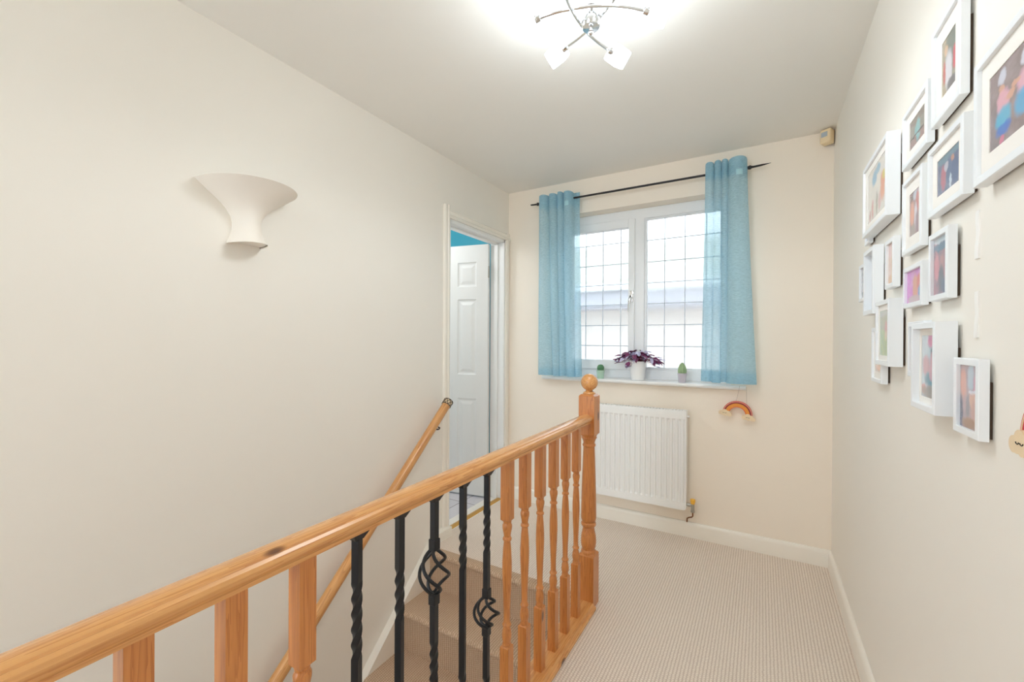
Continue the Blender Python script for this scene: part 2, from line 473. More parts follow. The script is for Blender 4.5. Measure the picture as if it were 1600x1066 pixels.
# bathroom behind the door
BX = -3.4
bm = BM(); box(bm, BX, XL-T, 1.55, 3.14, -0.15, -0.001); struct('floor_bathroom', bm, M['tile'])
bm = BM(); box(bm, BX-0.1, BX, 1.55, 3.14, -0.15, H); struct('wall_bathroom_left', bm, M['white'])
bm = BM(); box(bm, BX, XL-T, 3.14, 3.24, -0.15, H); struct('wall_bathroom_back', bm, M['teal'])
bm = BM(); box(bm, BX, XL-T, 1.45, 1.55, -0.15, H); struct('wall_bathroom_front', bm, M['white'])
bm = BM(); box(bm, BX-0.1, XL-T, 1.45, 3.24, H, H+0.1); struct('ceiling_bathroom', bm, M['white'])

# ------------------------------------------------------------------ staircase
RISE, GO = 0.222, 0.232
SX0, SX1 = -1.692, -0.757
st = thing('staircase', 'straight flight of stairs in beige ribbed loop carpet going down beside the left wall', 'stairs', (-1.22, 1.95, 0))
def step_bm(first):
    bm = BM()
    back = 0.034 if first else GO+0.0
    # outline in y, z: riser foot, up the riser, round nosing, back along the tread
    pr = [(0.0, -RISE)]
    pr += [(0.0, -0.036), (-0.012, -0.034)]
    for i in range(7):
        a = -PI/2-PI*i/6
        pr.append((-0.012+0.017*math.cos(a)*1.0, -0.017+0.017*math.sin(a)))
    pr += [(back, 0.0), (back, -0.05), (0.03, -0.06), (0.03, -RISE)]
    prism(bm, pr, -0.472, 0.463, 0)
    return bm
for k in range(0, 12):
    obj('step', step_bm(k == 0), M['carpet_shaded'], st, smooth=True, angle=40, loc=(0, -GO*k, -RISE*k))
# string board along the wall
def zs_(y): return 0.055-0.945*(2.02-y)
bm = BM()
yb = -0.80
prism(bm, [(2.158, 0.0), (2.158, 0.055), (2.02, 0.055), (yb, max(zs_(yb), ZLOW+0.1)), (yb, ZLOW), (0.0, ZLOW), (1.95, -0.45), (1.99, 0.0)], XL+0.001, SX0, 0)
bmesh.ops.translate(bm, verts=bm.verts[:], vec=(1.22, -1.95, 0))
obj('string_board', bm, M['trim'], st, label='cream painted skirting board sloping down along the stairs')

# ------------------------------------------------------------------ balustrade
BXC = -0.701
bal = thing('balustrade', 'pine balustrade with turned spindles and twisted black iron spindles along the landing edge', 'banister', (BXC, 1.93, 0))
NY = 1.93
YE = -0.60                                     # other end of the rail, behind the camera
# handrail
half = [(0.021, 0.858), (0.021, 0.8655), (0.0265, 0.870), (0.0305, 0.8765), (0.0315, 0.883), (0.0290, 0.889), (0.0235, 0.8925), (0.0205, 0.8915), (0.0185, 0.8945), (0.010, 0.8975), (0, 0.8985)]
prof = half + [(-x, z) for x, z in half[-2::-1]]
bm = BM(); prism(bm, [(x, z) for x, z in prof], YE-NY+0.03, -0.036, 1)
obj('handrail', bm, M['pineY'], bal, smooth=True, angle=28)
# base rail with moulded edge
hb = [(0.050, 0.0), (0.052, 0.012), (0.049, 0.018), (0.043, 0.019), (0.041, 0.023), (0.036, 0.030), (0.020, 0.0305), (0.0, 0.0305)]
pb = hb + [(-x, z) for x, z in hb[-2::-1]]
bm = BM(); prism(bm, pb, YE-NY+0.03, -0.036, 1)
obj('base_rail', bm, M['pineY'], bal, smooth=True, angle=28)
# newel post
def chamfer_block(bm, s, z0, z1, c=0.008, top=True, bot=True):
    h = s/2
    lv = []
    if bot: lv.append((h-c, z0))
    lv.append((h, z0+(c if bot else 0))); lv.append((h, z1-(c if top else 0)))
    if top: lv.append((h-c, z1))
    rings = [[bm.verts.new((sx*q, sy*q, z)) for sx, sy in ((-1, -1), (1, -1), (1, 1), (-1, 1))] for q, z in lv]
    for a, b in zip(rings, rings[1:]):
        for i in range(4): bm.faces.new((a[i], a[(i+1) % 4], b[(i+1) % 4], b[i]))
    bm.faces.new(rings[0][::-1]); bm.faces.new(rings[-1])
def newel_bm():
    bm = BM()
    chamfer_block(bm, 0.076, 0.0, 0.246, 0.010, True, False)
    chamfer_block(bm, 0.076, 0.795, 0.990, 0.008, True, True)
    lathe(bm, [(0.0340, 0.2400), (0.0350, 0.2490), (0.0330, 0.2550), (0.0290, 0.2590), (0.0340, 0.2750), (0.0362, 0.2950), (0.0345, 0.3225), (0.0290, 0.3475), (0.0265, 0.3640),
               (0.0330, 0.3700), (0.0355, 0.3770), (0.0340, 0.3850), (0.0290, 0.3890), (0.0340, 0.3970), (0.0360, 0.4100), (0.0345, 0.5000), (0.0315, 0.6000), (0.0285, 0.6900), (0.0265, 0.7420),
               (0.0300, 0.7450), (0.0310, 0.7500), (0.0290, 0.7550), (0.0265, 0.7580), (0.0280, 0.7680), (0.0330, 0.7800), (0.0370, 0.7850), (0.0340, 0.7900), (0.0370, 0.7970), (0.0340, 0.8030)], 32)
    return bm
def finial_bm():
    bm = BM()
    pr = [(0.028, 0.988), (0.030, 0.993), (0.026, 0.999), (0.018, 1.003), (0.015, 1.008)]
    for i in range(3, 25):
        a = -PI/2+PI*i/24
        if 0.0395*math.cos(a) < 0.0155 and a < 0: continue
        pr.append((max(0.0395*math.cos(a), 0.0003), 1.045+0.0395*math.sin(a)))
    lathe(bm, pr, 32)
    return bm
nw = obj('newel_post', newel_bm(), M['pineZ'], bal, smooth=True, angle=32)
obj('finial', finial_bm(), M['pineY'], nw, smooth=True, angle=40)
n2 = copy_tree(nw, bal); n2.location = (0, YE-NY, 0)
# turned spindle
def spindle_bm():
    bm = BM()
    chamfer_block(bm, 0.032, 0.030, 0.266, 0.005, True, False)
    chamfer_block(bm, 0.032, 0.662, 0.859, 0.006, False, True)
    lathe(bm, [(0.0125, 0.262), (0.0145, 0.268), (0.013, 0.274), (0.0125, 0.277), (0.0155, 0.287), (0.0158, 0.298), (0.0135, 0.314), (0.0108, 0.322), (0.0105, 0.325), (0.0145, 0.328), (0.0148, 0.332), (0.0125, 0.336),
               (0.0105, 0.342), (0.0110, 0.38), (0.0135, 0.44), (0.0157, 0.50), (0.0155, 0.53), (0.0135, 0.57), (0.0112, 0.594), (0.0105, 0.599), (0.0142, 0.602), (0.0148, 0.606), (0.0130, 0.610), (0.0108, 0.613),
               (0.0125, 0.625), (0.0155, 0.640), (0.0158, 0.649), (0.0135, 0.654), (0.0125, 0.657), (0.0140, 0.662), (0.0125, 0.668)], 20)
    return bm
proto = obj('wooden_spindle', spindle_bm(), M['pineZ'], bal, smooth=True, angle=32)
Y0, DYB = 0.233, 0.1182
wood_idx = [-6, -5, -4, -3, -2, -1, 0, 1, 2, 8, 9, 10, 11, 12, 13]
for n, i in enumerate(wood_idx):
    o = proto
    if n: o = proto.copy(); COL.objects.link(o); o.parent = bal
    o.location = (0, Y0+DYB*i-NY, 0)
# iron spindles
def twist_bar(bm, spans, z0, z1, s=0.0155, pitch=0.062):
    """square bar from z0 to z1 that is twisted inside the given spans"""
    zs = [z0]
    n = 0
    z = z0
    while z < z1-1e-6:
        tw = any(a <= z+1e-6 < b for a, b in spans)
        nx = min([z1]+[v for ab in spans for v in ab if v > z+1e-6])
        z = min(z+0.004, nx) if tw else nx
        zs.append(z)
    ang = 0; rings = []
    last = zs[0]
    for z in zs:
        mid = (z+last)/2
        if any(a <= mid <= b for a, b in spans): ang += (z-last)/pitch*PI
        last = z
        h = s/2*math.sqrt(2)
        rings.append([bm.verts.new((h*math.cos(ang+PI/4+PI/2*k), h*math.sin(ang+PI/4+PI/2*k), z)) for k in range(4)])
    for a, b in zip(rings, rings[1:]):
        for i in range(4): bm.faces.new((a[i], a[(i+1) % 4], b[(i+1) % 4], b[i]))
    bm.faces.new(rings[0][::-1]); bm.faces.new(rings[-1])
def iron_spindle(y, spans, baskets):
    bm = BM()
    segs = []
    cur = 0.030
    for b0, b1 in sorted(baskets):
        segs.append((cur, b0)); cur = b1
    segs.append((cur, 0.858))
    for a, b in segs:
        twist_bar(bm, [s for s in spans if s[0] >= a-1e-6 and s[1] <= b+1e-6], a, b)
    sp = obj('iron_spindle', bm, M['iron'], bal, smooth=True, angle=50, loc=(0, y-NY, 0), label='black wrought iron spindle')
    # shoes under the handrail and on the base rail
    for nm, zz in (('top_shoe', ((0.0095, 0.840), (0.011, 0.843), (0.0175, 0.854), (0.0175, 0.8585))), ('bottom_shoe', ((0.019, 0.030), (0.019, 0.036), (0.013, 0.050), (0.010, 0.052)))):
        bm = BM(); rings = [[bm.verts.new((q*sx*0.85, q*sy*1.1, z)) for sx, sy in ((-1, -1), (1, -1), (1, 1), (-1, 1))] for q, z in zz]
        for a, b in zip(rings, rings[1:]):
            for i in range(4): bm.faces.new((a[i], a[(i+1) % 4], b[(i+1) % 4], b[i]))
        bm.faces.new(rings[0][::-1]); bm.faces.new(rings[-1])
        obj(nm, bm, M['iron'], sp)
    for b0, b1 in baskets:
        bm = BM()
        for k in range(4):
            pts, rr = [], []
            for i in range(25):
                t = i/24
                a = PI/2*k+0.35-t*PI*1.0
                r = 0.006+0.031*math.sin(PI*t)**0.8
                pts.append((r*math.cos(a), r*math.sin(a), b0+(b1-b0)*t)); rr.append(0.0043)
            tube(bm, pts, rr, 8)
        obj('basket', bm, M['iron'], sp, smooth=True)
        for zc in (b0-0.013, b1+0.013):
            bm = BM(); box(bm, -0.0105, 0.0105, -0.0105, 0.0105, zc-0.014, zc+0.014, 0.002)
            obj('collar', bm, M['iron'], sp)
up = (0.612, 0.745)
iron_spindle(Y0+DYB*3, [(0.20, 0.33), (0.600, 0.755)], [])
iron_spindle(Y0+DYB*4, [(0.20, 0.33), (0.612, 0.728)], [])
iron_spindle(Y0+DYB*5, [(0.20, 0.27), (0.375, 0.492)], [(0.610, 0.720)])
iron_spindle(Y0+DYB*6, [(0.20, 0.33), (0.618, 0.738)], [])
iron_spindle(Y0+DYB*7, [(0.15, 0.245), (0.612, 0.742)], [(0.392, 0.478)])

# ------------------------------------------------------------------ wall handrail
a = math.atan2(0.909, 1.0)
RL = 3.3
wr = thing('wall_handrail', 'round pine handrail sloping down the left wall with a dark lattice end cap', 'handrail', (-1.668, 2.062, 0.838), (0, 0, 0))
d = Vector((0, -math.cos(a), -math.sin(a)))
bm = BM(); tube(bm, [d*(RL*i/12) for i in range(13)], 0.0260, 24)
# local x must follow the rail for the grain: build along x, then rotate the part
bm.free(); bm = BM(); tube(bm, [(RL*i/12, 0, 0) for i in range(13)], 0.0260, 24)
hr = obj('rail', bm, M['pineR'], wr, smooth=True, angle=60)
R3 = Matrix((d, Vector((1, 0, 0)), d.cross(Vector((1, 0, 0))))).transposed()
hr.rotation_euler = R3.to_euler()
bm = BM(); lathe(bm, [(0.0263, 0.0), (0.0281, 0.001), (0.0281, 0.034), (0.026, 0.038), (0.014, 0.0395), (0.0005, 0.040)], 24, (0, 0, 0), True, Matrix.Rotation(-PI/2, 3, 'Y'))
cp = obj('end_cap', bm, M['ivory'], wr, smooth=True); cp.rotation_euler = R3.to_euler()
bm = BM()
for k in range(2):
    ring = [(-(0.002 if k == 0 else 0.036), 0.0285*math.cos(t*PI/12), 0.0285*math.sin(t*PI/12)) for t in range(25)]
    tube(bm, ring, 0.0022, 6)
for k in range(9):
    for sgn in (-1, 1):
        tube(bm, [(-0.003-0.032*t/6, 0.0285*math.cos(2*PI*k/9+sgn*0.70*t/6), 0.0285*math.sin(2*PI*k/9+sgn*0.70*t/6)) for t in range(7)], 0.0019, 6)
for k in range(3):
    tube(bm, [(-0.0395, 0.025*math.cos(PI*k/3), 0.025*math.sin(PI*k/3)), (-0.0405, 0, 0), (-0.0395, -0.025*math.cos(PI*k/3), -0.025*math.sin(PI*k/3))], 0.0019, 6)
lt = obj('lattice', bm, M['bronze'], cp, smooth=True)
for t in (0.135, 1.25, 2.3):
    bm = BM(); c = d*t
    nrm = Vector((0, -math.sin(a), math.cos(a)))*-1
    p0 = c+nrm*0.024
    wallx = XL+1.668
    yw, zw = p0.y+0.012, p0.z-0.030
    tube(bm, [p0, p0+nrm*0.010, p0+nrm*0.024+Vector((0.003, 0.006, 0.0)), p0+nrm*0.032+Vector((-0.006, 0.006, -0.003)), Vector((-0.030, yw, zw)), Vector((wallx+0.004, yw, zw)), Vector((wallx+0.001, yw, zw))], 0.0042, 8)
    lathe(bm, [(0.015, 0), (0.013, 0.004), (0.005, 0.006)], 14, (wallx, yw, zw), True, Matrix.Rotation(PI/2, 3, 'Y'))
    obj('bracket', bm, M['iron'], wr, smooth=True, label='black metal bracket')

# ------------------------------------------------------------------ plaster wall light
sc = thing('wall_light', 'cream plaster uplighter shaped like a flared trumpet on the left wall', 'wall light', (XL, 0.91, 1.60))
prof = [(0.000, 0.064, 0.118), (0.008, 0.0605, 0.112), (0.030, 0.052, 0.100), (0.055, 0.0455, 0.090), (0.080, 0.0435, 0.087), (0.105, 0.050, 0.093), (0.130, 0.066, 0.108), (0.150, 0.086, 0.128), (0.168, 0.109, 0.150), (0.186, 0.134, 0.174), (0.200, 0.152, 0.193), (0.213, 0.169, 0.212)]
def sconce_bm():
    bm = BM(); N = 36
    def ring(z, w, dp, ins):
        r = []
        for i in range(N+1):
            t = PI*i/N
            cx, sx = math.cos(t), math.sin(t)
            r.append(bm.verts.new((max(dp-ins, 0.001)*abs(sx)**0.92, (w-ins)*cx, z)))
        return r
    outer = [ring(z, w, dp, 0) for z, w, dp in prof]
    inner = [ring(z+(0.000 if i else 0.006), w, dp, 0.005) for i, (z, w, dp) in enumerate(prof)]
    for R in (outer, inner):
        for p, q in zip(R, R[1:]):
            for i in range(N): bm.faces.new((p[i], p[i+1], q[i+1], q[i]))
    for i in range(N): bm.faces.new((outer[-1][i], outer[-1][i+1], inner[-1][i+1], inner[-1][i]))
    for i in range(N): bm.faces.new((outer[0][i], outer[0][i+1], inner[0][i+1], inner[0][i]))
    lid = [bm.verts.new((v.co.x*0.93, v.co.y*0.93, 0.007)) for v in inner[0]]
    bm.faces.new(lid)
    for i in range(N): bm.faces.new((inner[0][i], inner[0][i+1], lid[i+1], lid[i]))
    return bm
obj('plaster_shade', sconce_bm(), M['plaster'], sc, smooth=True, angle=60)
bm = BM(); box(bm, 0.0, 0.012, -0.040, 0.040, 0.020, 0.15, 0.003)
tube(bm, [(0.012, 0, 0.06), (0.045, 0, 0.06), (0.050, 0, 0.085), (0.050, 0, 0.12)], 0.012, 12)
obj('lamp_holder', bm, M['white'], sc, smooth=True)

# ------------------------------------------------------------------ ceiling light
CX, CY = -0.464, 1.273
cl = thing('ceiling_light', 'chrome ceiling light of three crossed curved arms with six glowing white glass cubes', 'ceiling light', (CX, CY, H))
bm = BM()
lathe(bm, [(0.068, 0.0), (0.070, -0.006), (0.066, -0.018), (0.030, -0.022), (0.028, -0.03)], 32)
obj('ceiling_rose', bm, M['chrome'], cl, smooth=True, angle=40)
bm = BM()
lathe(bm, [(0.008, -0.03), (0.008, -0.120), (0.022, -0.124), (0.0265, -0.130), (0.0285, -0.182), (0.026, -0.186), (0.0065, -0.187), (0.005, -0.194)], 28)
sphere(bm, (0, 0, -0.201), 0.0085, 16, 12)
hubo = obj('hub', bm, M['chrome'], cl, smooth=True, angle=40)
for k in range(3):
    an = math.radians(24.3+120*k)
    dv = Vector((math.cos(an), math.sin(an), 0)); nv = Vector((math.sin(an), -math.cos(an), 0))
    bm = BM(); pts = []
    L = 0.161; zo = (0.0, 0.007, -0.012)[k]
    for i in range(21):
        t = -1+2*i/20
        pts.append(dv*(L*t)+nv*(0.037-0.029*t*t)+Vector((0, 0, -0.147+zo-0.003*t*t)))
    tube(bm, pts, 0.0050, 10)
    # small clip that ties the arm to the hub
    tube(bm, [nv*0.022+Vector((0, 0, -0.150+zo)), nv*0.037+Vector((0, 0, -0.147+zo))], 0.006, 10)
    arm = obj('arm', bm, M['chrome'], cl, smooth=True, angle=60)
    for e in (-1, 1):
        end = pts[0] if e < 0 else pts[-1]
        ax = (dv*e*0.94-nv*0.34+Vector((0, 0, -0.14))).normalized()
        q = ax.to_track_quat('Z', 'Y').to_matrix()
        bm = BM()
        lathe(bm, [(0.006, -0.006), (0.011, -0.004), (0.012, 0.010), (0.013, 0.012)], 16, end, True, q)
        for sx, sy in ((-1, 0), (1, 0)):
            tube(bm, [end+q @ Vector((0.012*sx, 0, 0.006)), end+q @ Vector((0.024*sx, 0, 0.012))], 0.002, 6)
        cap = obj('lamp_cap', bm, M['chrome'], arm, smooth=True, angle=40)
        bm = BM(); s = 0.0285
        box(bm, -s, s, -s, s, 0.012, 0.012+2*s, 0.005, 3)
        mm = q.to_4x4(); mm.translation = end
        bmesh.ops.transform(bm, matrix=mm @ Matrix.Rotation(math.radians(40), 4, 'Z'), verts=bm.verts[:])
        obj('lamp_shade', bm, M['shade'], arm, smooth=True, label='glowing white glass cube shade')
        sl = bpy.data.lights.new('added_lamp_spot', 'SPOT'); sl.energy = 1.3; sl.color = (0.87, 0.945, 1.0); sl.spot_size = math.radians(172); sl.spot_blend = 0.35; sl.shadow_soft_size = 0.03  # downward spot added below each shade to light the walls, no bulb there
        so = bpy.data.objects.new('added_lamp_spot', sl); COL.objects.link(so); so.location = Vector((CX, CY, H))+end+ax*0.045+Vector((0, 0, -0.062))

# ------------------------------------------------------------------ window
WY = YB+0.100                                    # room side of the window frame
wroot = bpy.data.objects.new('window_1', None); COL.objects.link(wroot)
wroot['kind'] = 'structure'; wroot.location = (-0.745, WY, 0.976)
ox, oy, oz = wroot.location
def wb(bm, x0, x1, y0, y1, z0, z1, bev=0.0): box(bm, x0-ox, x1-ox, y0-oy, y1-oy, z0-oz, z1-oz, bev)
def ring_frame(bm, x0, x1, z0, z1, w, y0, y1, bev=0.004, wt=None, wbm=None):
    wt = wt or w; wbm = wbm or w
    wb(bm, x0, x0+w, y0, y1, z0, z1, bev); wb(bm, x1-w, x1, y0, y1, z0, z1, bev)
    wb(bm, x0+w-0.002, x1-w+0.002, y0+0.0004, y1-0.0004, z1-wt, z1, bev); wb(bm, x0+w-0.002, x1-w+0.002, y0+0.0004, y1-0.0004, z0, z0+wbm, bev)
bm = BM()
ring_frame(bm, WX0, WX1, 0.977, WZ1, 0.060, WY, WY+0.065, 0.004, wt=0.072, wbm=0.070)
wb(bm, -0.775, -0.7025, WY+0.0005, WY+0.0645, 1.0, WZ1-0.01, 0.004)
# beads round the fixed pane
ring_frame(bm, -0.7030, WX1-0.056, 1.045, WZ1-0.066, 0.014, WY+0.012, WY+0.05, 0.003)
obj('window_frame', bm, M['upvc'], wroot)
# opening casement on the left
SA = (WX0+0.052, -0.766, 1.035, 2.096)
bm = BM()
ring_frame(bm, SA[0], SA[1], SA[2], SA[3], 0.044, WY-0.016, WY+0.045, 0.005, wt=0.060, wbm=0.068)
sash = obj('casement_sash', bm, M['upvc'], wroot)
def pane(x0, x1, z0, z1, y, mat, vx, hz, par):
    bm = BM(); box(bm, x0-ox, x1-ox, y-oy, y+0.004-oy, z0-oz, z1-oz)
    g = obj('window_pane', bm, mat, par)
    bm = BM()
    for x in vx: box(bm, x-0.003-ox, x+0.003-ox, y-0.0016-oy, y-0.0002-oy, z0-oz, z1-oz)
    for z in hz: box(bm, x0-ox, x1-ox, y-0.0018-oy, y-0.0001-oy, z-0.003-oz, z+0.003-oz)
    obj('lead_grid', bm, M['lead'], par if par is not wroot else g)
hz = [1.204, 1.351, 1.498, 1.643, 1.788, 1.938]
pane(SA[0]+0.040, SA[1]-0.040, SA[2]+0.062, SA[3]-0.055, WY+0.012, M['glass_r'], [-1.260, -1.130, -1.000, -0.869], hz, sash)
pane(-0.696, WX1-0.062, 1.052, WZ1-0.072, WY+0.030, M['glass_p'], [-0.573, -0.443, -0.313], hz, wroot)
# handle on the casement
bm = BM()
hx, hzc = -0.785, 1.545
box(bm, hx-0.011-ox, hx+0.011-ox, WY-0.022-oy, WY-0.0155-oy, hzc-0.035-oz, hzc+0.045-oz, 0.003)
tube(bm, [(hx-ox, WY-0.02-oy, hzc-oz), (hx-ox, WY-0.042-oy, hzc-0.002-oz), (hx-0.006-ox, WY-0.050-oy, hzc-0.018-oz), (hx-0.012-ox, WY-0.050-oy, hzc-0.06-oz), (hx-0.014-ox, WY-0.048-oy, hzc-0.105-oz)], [0.008, 0.009, 0.008, 0.007, 0.005], 10)
hd = obj('window_handle', bm, M['chrome'], sash, smooth=True, label='chrome casement handle')
bm = BM(); tube(bm, [(hx-ox, WY-0.054-oy, hzc+0.004-oz), (hx-ox, WY-0.046-oy, hzc+0.004-oz)], 0.005, 10)
obj('lock_button', bm, M['dark'], hd)
# window board (sill)
bm = BM()
pr = [(WY+0.02, 0.952), (WY+0.02, 0.976)]
pr += [(YB-0.040, 0.976), (YB-0.046, 0.974), (YB-0.0500, 0.969), (YB-0.0510, 0.963), (YB-0.048, 0.956), (YB-0.042, 0.952)]
box(bm, WX0, WX1, YB-0.002, WY+0.02, 0.9525, 0.9755)
prism(bm, [(y, z) for y, z in [(YB-0.0005, 0.952), (YB-0.0005, 0.976)]+pr[2:]], -1.415, -0.078, 0)
struct('trim_4', bm, M['white'], smooth=True, angle=30)

bm = BM(); box(bm, -16, 14, YB+0.32, 22, -2.9, -2.7); struct('ground', bm, plain('added_grey_ground', srgb(150, 146, 138), rough=0.95, var=0.2, scale=40))  # unseen ground added to keep sky light from below off the house
# house next door seen through the glass
nh = thing('neighbouring_house', 'pale house next door blurred through the obscured glass, with a tiled roof and grey eaves', 'house', (-1.0, 6.4, -2.7))
bm = BM(); box(bm, -6.0, 5.0, 0, 3.2, 0, 4.75); obj('house_wall', bm, M['h_wall'], nh)
bm = BM(); prism(bm, [(-0.45, 4.74), (-0.45, 4.80), (1.50, 5.74), (3.6, 4.72), (3.6, 4.62), (1.50, 5.64)], -6.3, 5.3, 0); obj('roof', bm, M['h_roof'], nh)
bm = BM(); box(bm, -6.3, 5.3, -0.42, -0.39, 4.42, 4.74); box(bm, -6.3, 5.3, -0.42, 0.0, 4.40, 4.43); obj('fascia', bm, M['h_fascia'], nh)
bm = BM(); tube(bm, [(-6.3, -0.48, 4.70), (5.3, -0.48, 4.70)], 0.055, 12); obj('gutter', bm, M['white'], nh, smooth=True)

# ------------------------------------------------------------------ curtain pole and curtains
RY, RZ = YB-0.070, 2.253
cr = thing('curtain_pole', 'thin black curtain pole with pointed ends above the window', 'curtain pole', (-0.745, RY, RZ))
bm = BM(); tube(bm, [(-0.69, 0, 0), (0.672, 0, 0)], 0.0068, 14)
for x in (-0.315+0.12, 0.10): lathe(bm, [(0.0068, -0.003), (0.0075, -0.002), (0.0075, 0.002), (0.0068, 0.003)], 14, (x, 0, 0), True, Matrix.Rotation(PI/2, 3, 'Y'))
obj('pole', bm, M['rodiron'], cr, smooth=True)
for s in (-1, 1):
    bm = BM(); x0 = -0.685 if s < 0 else 0.668
    e = 0.075 if s < 0 else 0.118
    pts = [(x0, 0, 0), (x0+s*0.012, 0, 0), (x0+s*0.016, 0, 0), (x0+s*0.02, 0, 0), (x0+s*0.03, 0, 0), (x0+s*0.07, 0, 0.002), (x0+s*e, 0, 0.006)]
    tube(bm, pts, [0.008, 0.012, 0.012, 0.008, 0.006, 0.0055, 0.0008], 12)
    obj('finial', bm, M['rodiron'], cr, smooth=True)
for x in (-0.668, 0.640):
    bm = BM(); tube(bm, [(x, 0.068, -0.012), (x, 0.02, -0.012), (x, 0.0, -0.009)], 0.005, 10)
    lathe(bm, [(0.020, 0), (0.018, -0.005), (0.006, -0.007)], 14, (x, 0.0695, -0.012), True, Matrix.Rotation(-PI/2, 3, 'X'))
    obj('bracket', bm, M['rodiron'], cr, smooth=True)

def curtain(label, zt, zb, topx, botx, tfr, bfr, hem, tapes, back=None, seed=0):
    """cloth gathered on the pole: rounded folds in front of it, pinched between, opening out towards the hem"""
    x0t, x1t = topx; x0b, x1b = botx
    root = thing('curtain', label, 'curtain', ((x0t+x1t)/2, RY, zb))
    rx, ry, rz = root.location
    nf = len(tfr)-1
    NU, NV = nf*16, 44
    def P(u, v, off=0.0):
        s = v**1.3
        k = min(int(u*nf), nf-1); t = u*nf-k
        te = 0.5-0.5*math.cos(PI*t) if True else t
        te = 0.62*te+0.38*t
        ft = tfr[k]+(tfr[k+1]-tfr[k])*te; fb = bfr[k]+(bfr[k+1]-bfr[k])*te
        x = (x0t+(x1t-x0t)*ft)*(1-s)+(x0b+(x1b-x0b)*fb)*s
        wdt = (tfr[k+1]-tfr[k])*(x1t-x0t)
        amp = (0.020+0.30*wdt)*(1-0.30*s)+0.006*math.sin(5*u*nf+3*v+seed)*s
        y = RY-0.0125-amp*max(math.sin(PI*t), 0)**0.75
        if back is not None and k == back:      # this fold hangs behind the pole
            y = RY+0.012+0.02*math.sin(PI*t)*(1-s) - 0.035*s*math.sin(PI*t) - 0.024*s
        y += 0.003*math.sin(23*u+5*v+seed)*s
        x += 0.004*math.sin(9*v+4*k+seed)*s*math.sin(PI*u)
        z = zt-(zt-zb)*v
        if v < 0.06: z -= 0.010*(1-math.sin(PI*t)**0.5)*(1-v/0.06)+0.003*math.sin(2.3*k+seed)
        if v > 0.9: z += 0.004*math.sin(3.1*k+seed)*(v-0.9)*10
        return (x-rx, min(y, YB-0.012)-off-ry, z-rz)
    def sheet(u0, u1, vs, off, nu):
        bm = BM()
        g = [[bm.verts.new(P(u0+(u1-u0)*i/nu, v, off)) for i in range(nu+1)] for v in vs]
        for j in range(len(vs)-1):
            for i in range(nu): bm.faces.new((g[j][i], g[j][i+1], g[j+1][i+1], g[j+1][i]))
        return bm
    cloth = obj('cloth', sheet(0, 1, [j/NV for j in range(NV+1)], 0, NU), M['voile'], root, smooth=True, angle=180)
    obj('header', sheet(0, 1, [0.08*k/4 for k in range(5)], -0.0016, NU), M['voile'], cloth, smooth=True, angle=180)
    obj('hem', sheet(0, 1, [1-hem+hem*k/3 for k in range(4)], -0.0016, NU), M['voile'], cloth, smooth=True, angle=180)
    for (u, v) in tapes:
        obj('tape_patch', sheet(u-0.032, u+0.032, [v+0.026*k/3 for k in range(4)], 0.0022, 4), M['voile_tape'], cloth)
    return root
curtain('sheer light blue curtain hanging at the left side of the window', 2.298, 0.986, (-1.421, -1.118), (-1.424, -1.085),
        (0.0, 0.26, 0.48, 0.64, 0.87, 1.0), (0.0, 0.36, 0.52, 0.66, 0.86, 1.0), 0.042, [(0.70, 0.055)], back=4, seed=0.4)
curtain('sheer light blue curtain hanging at the right side of the window, wider at its hem', 2.314, 0.996, (-0.300, -0.078), (-0.318, -0.022),
        (0.0, 0.22, 0.40, 0.56, 1.0), (0.0, 0.20, 0.36, 0.47, 1.0), 0.050, [(0.895, 0.058)], seed=1.1)

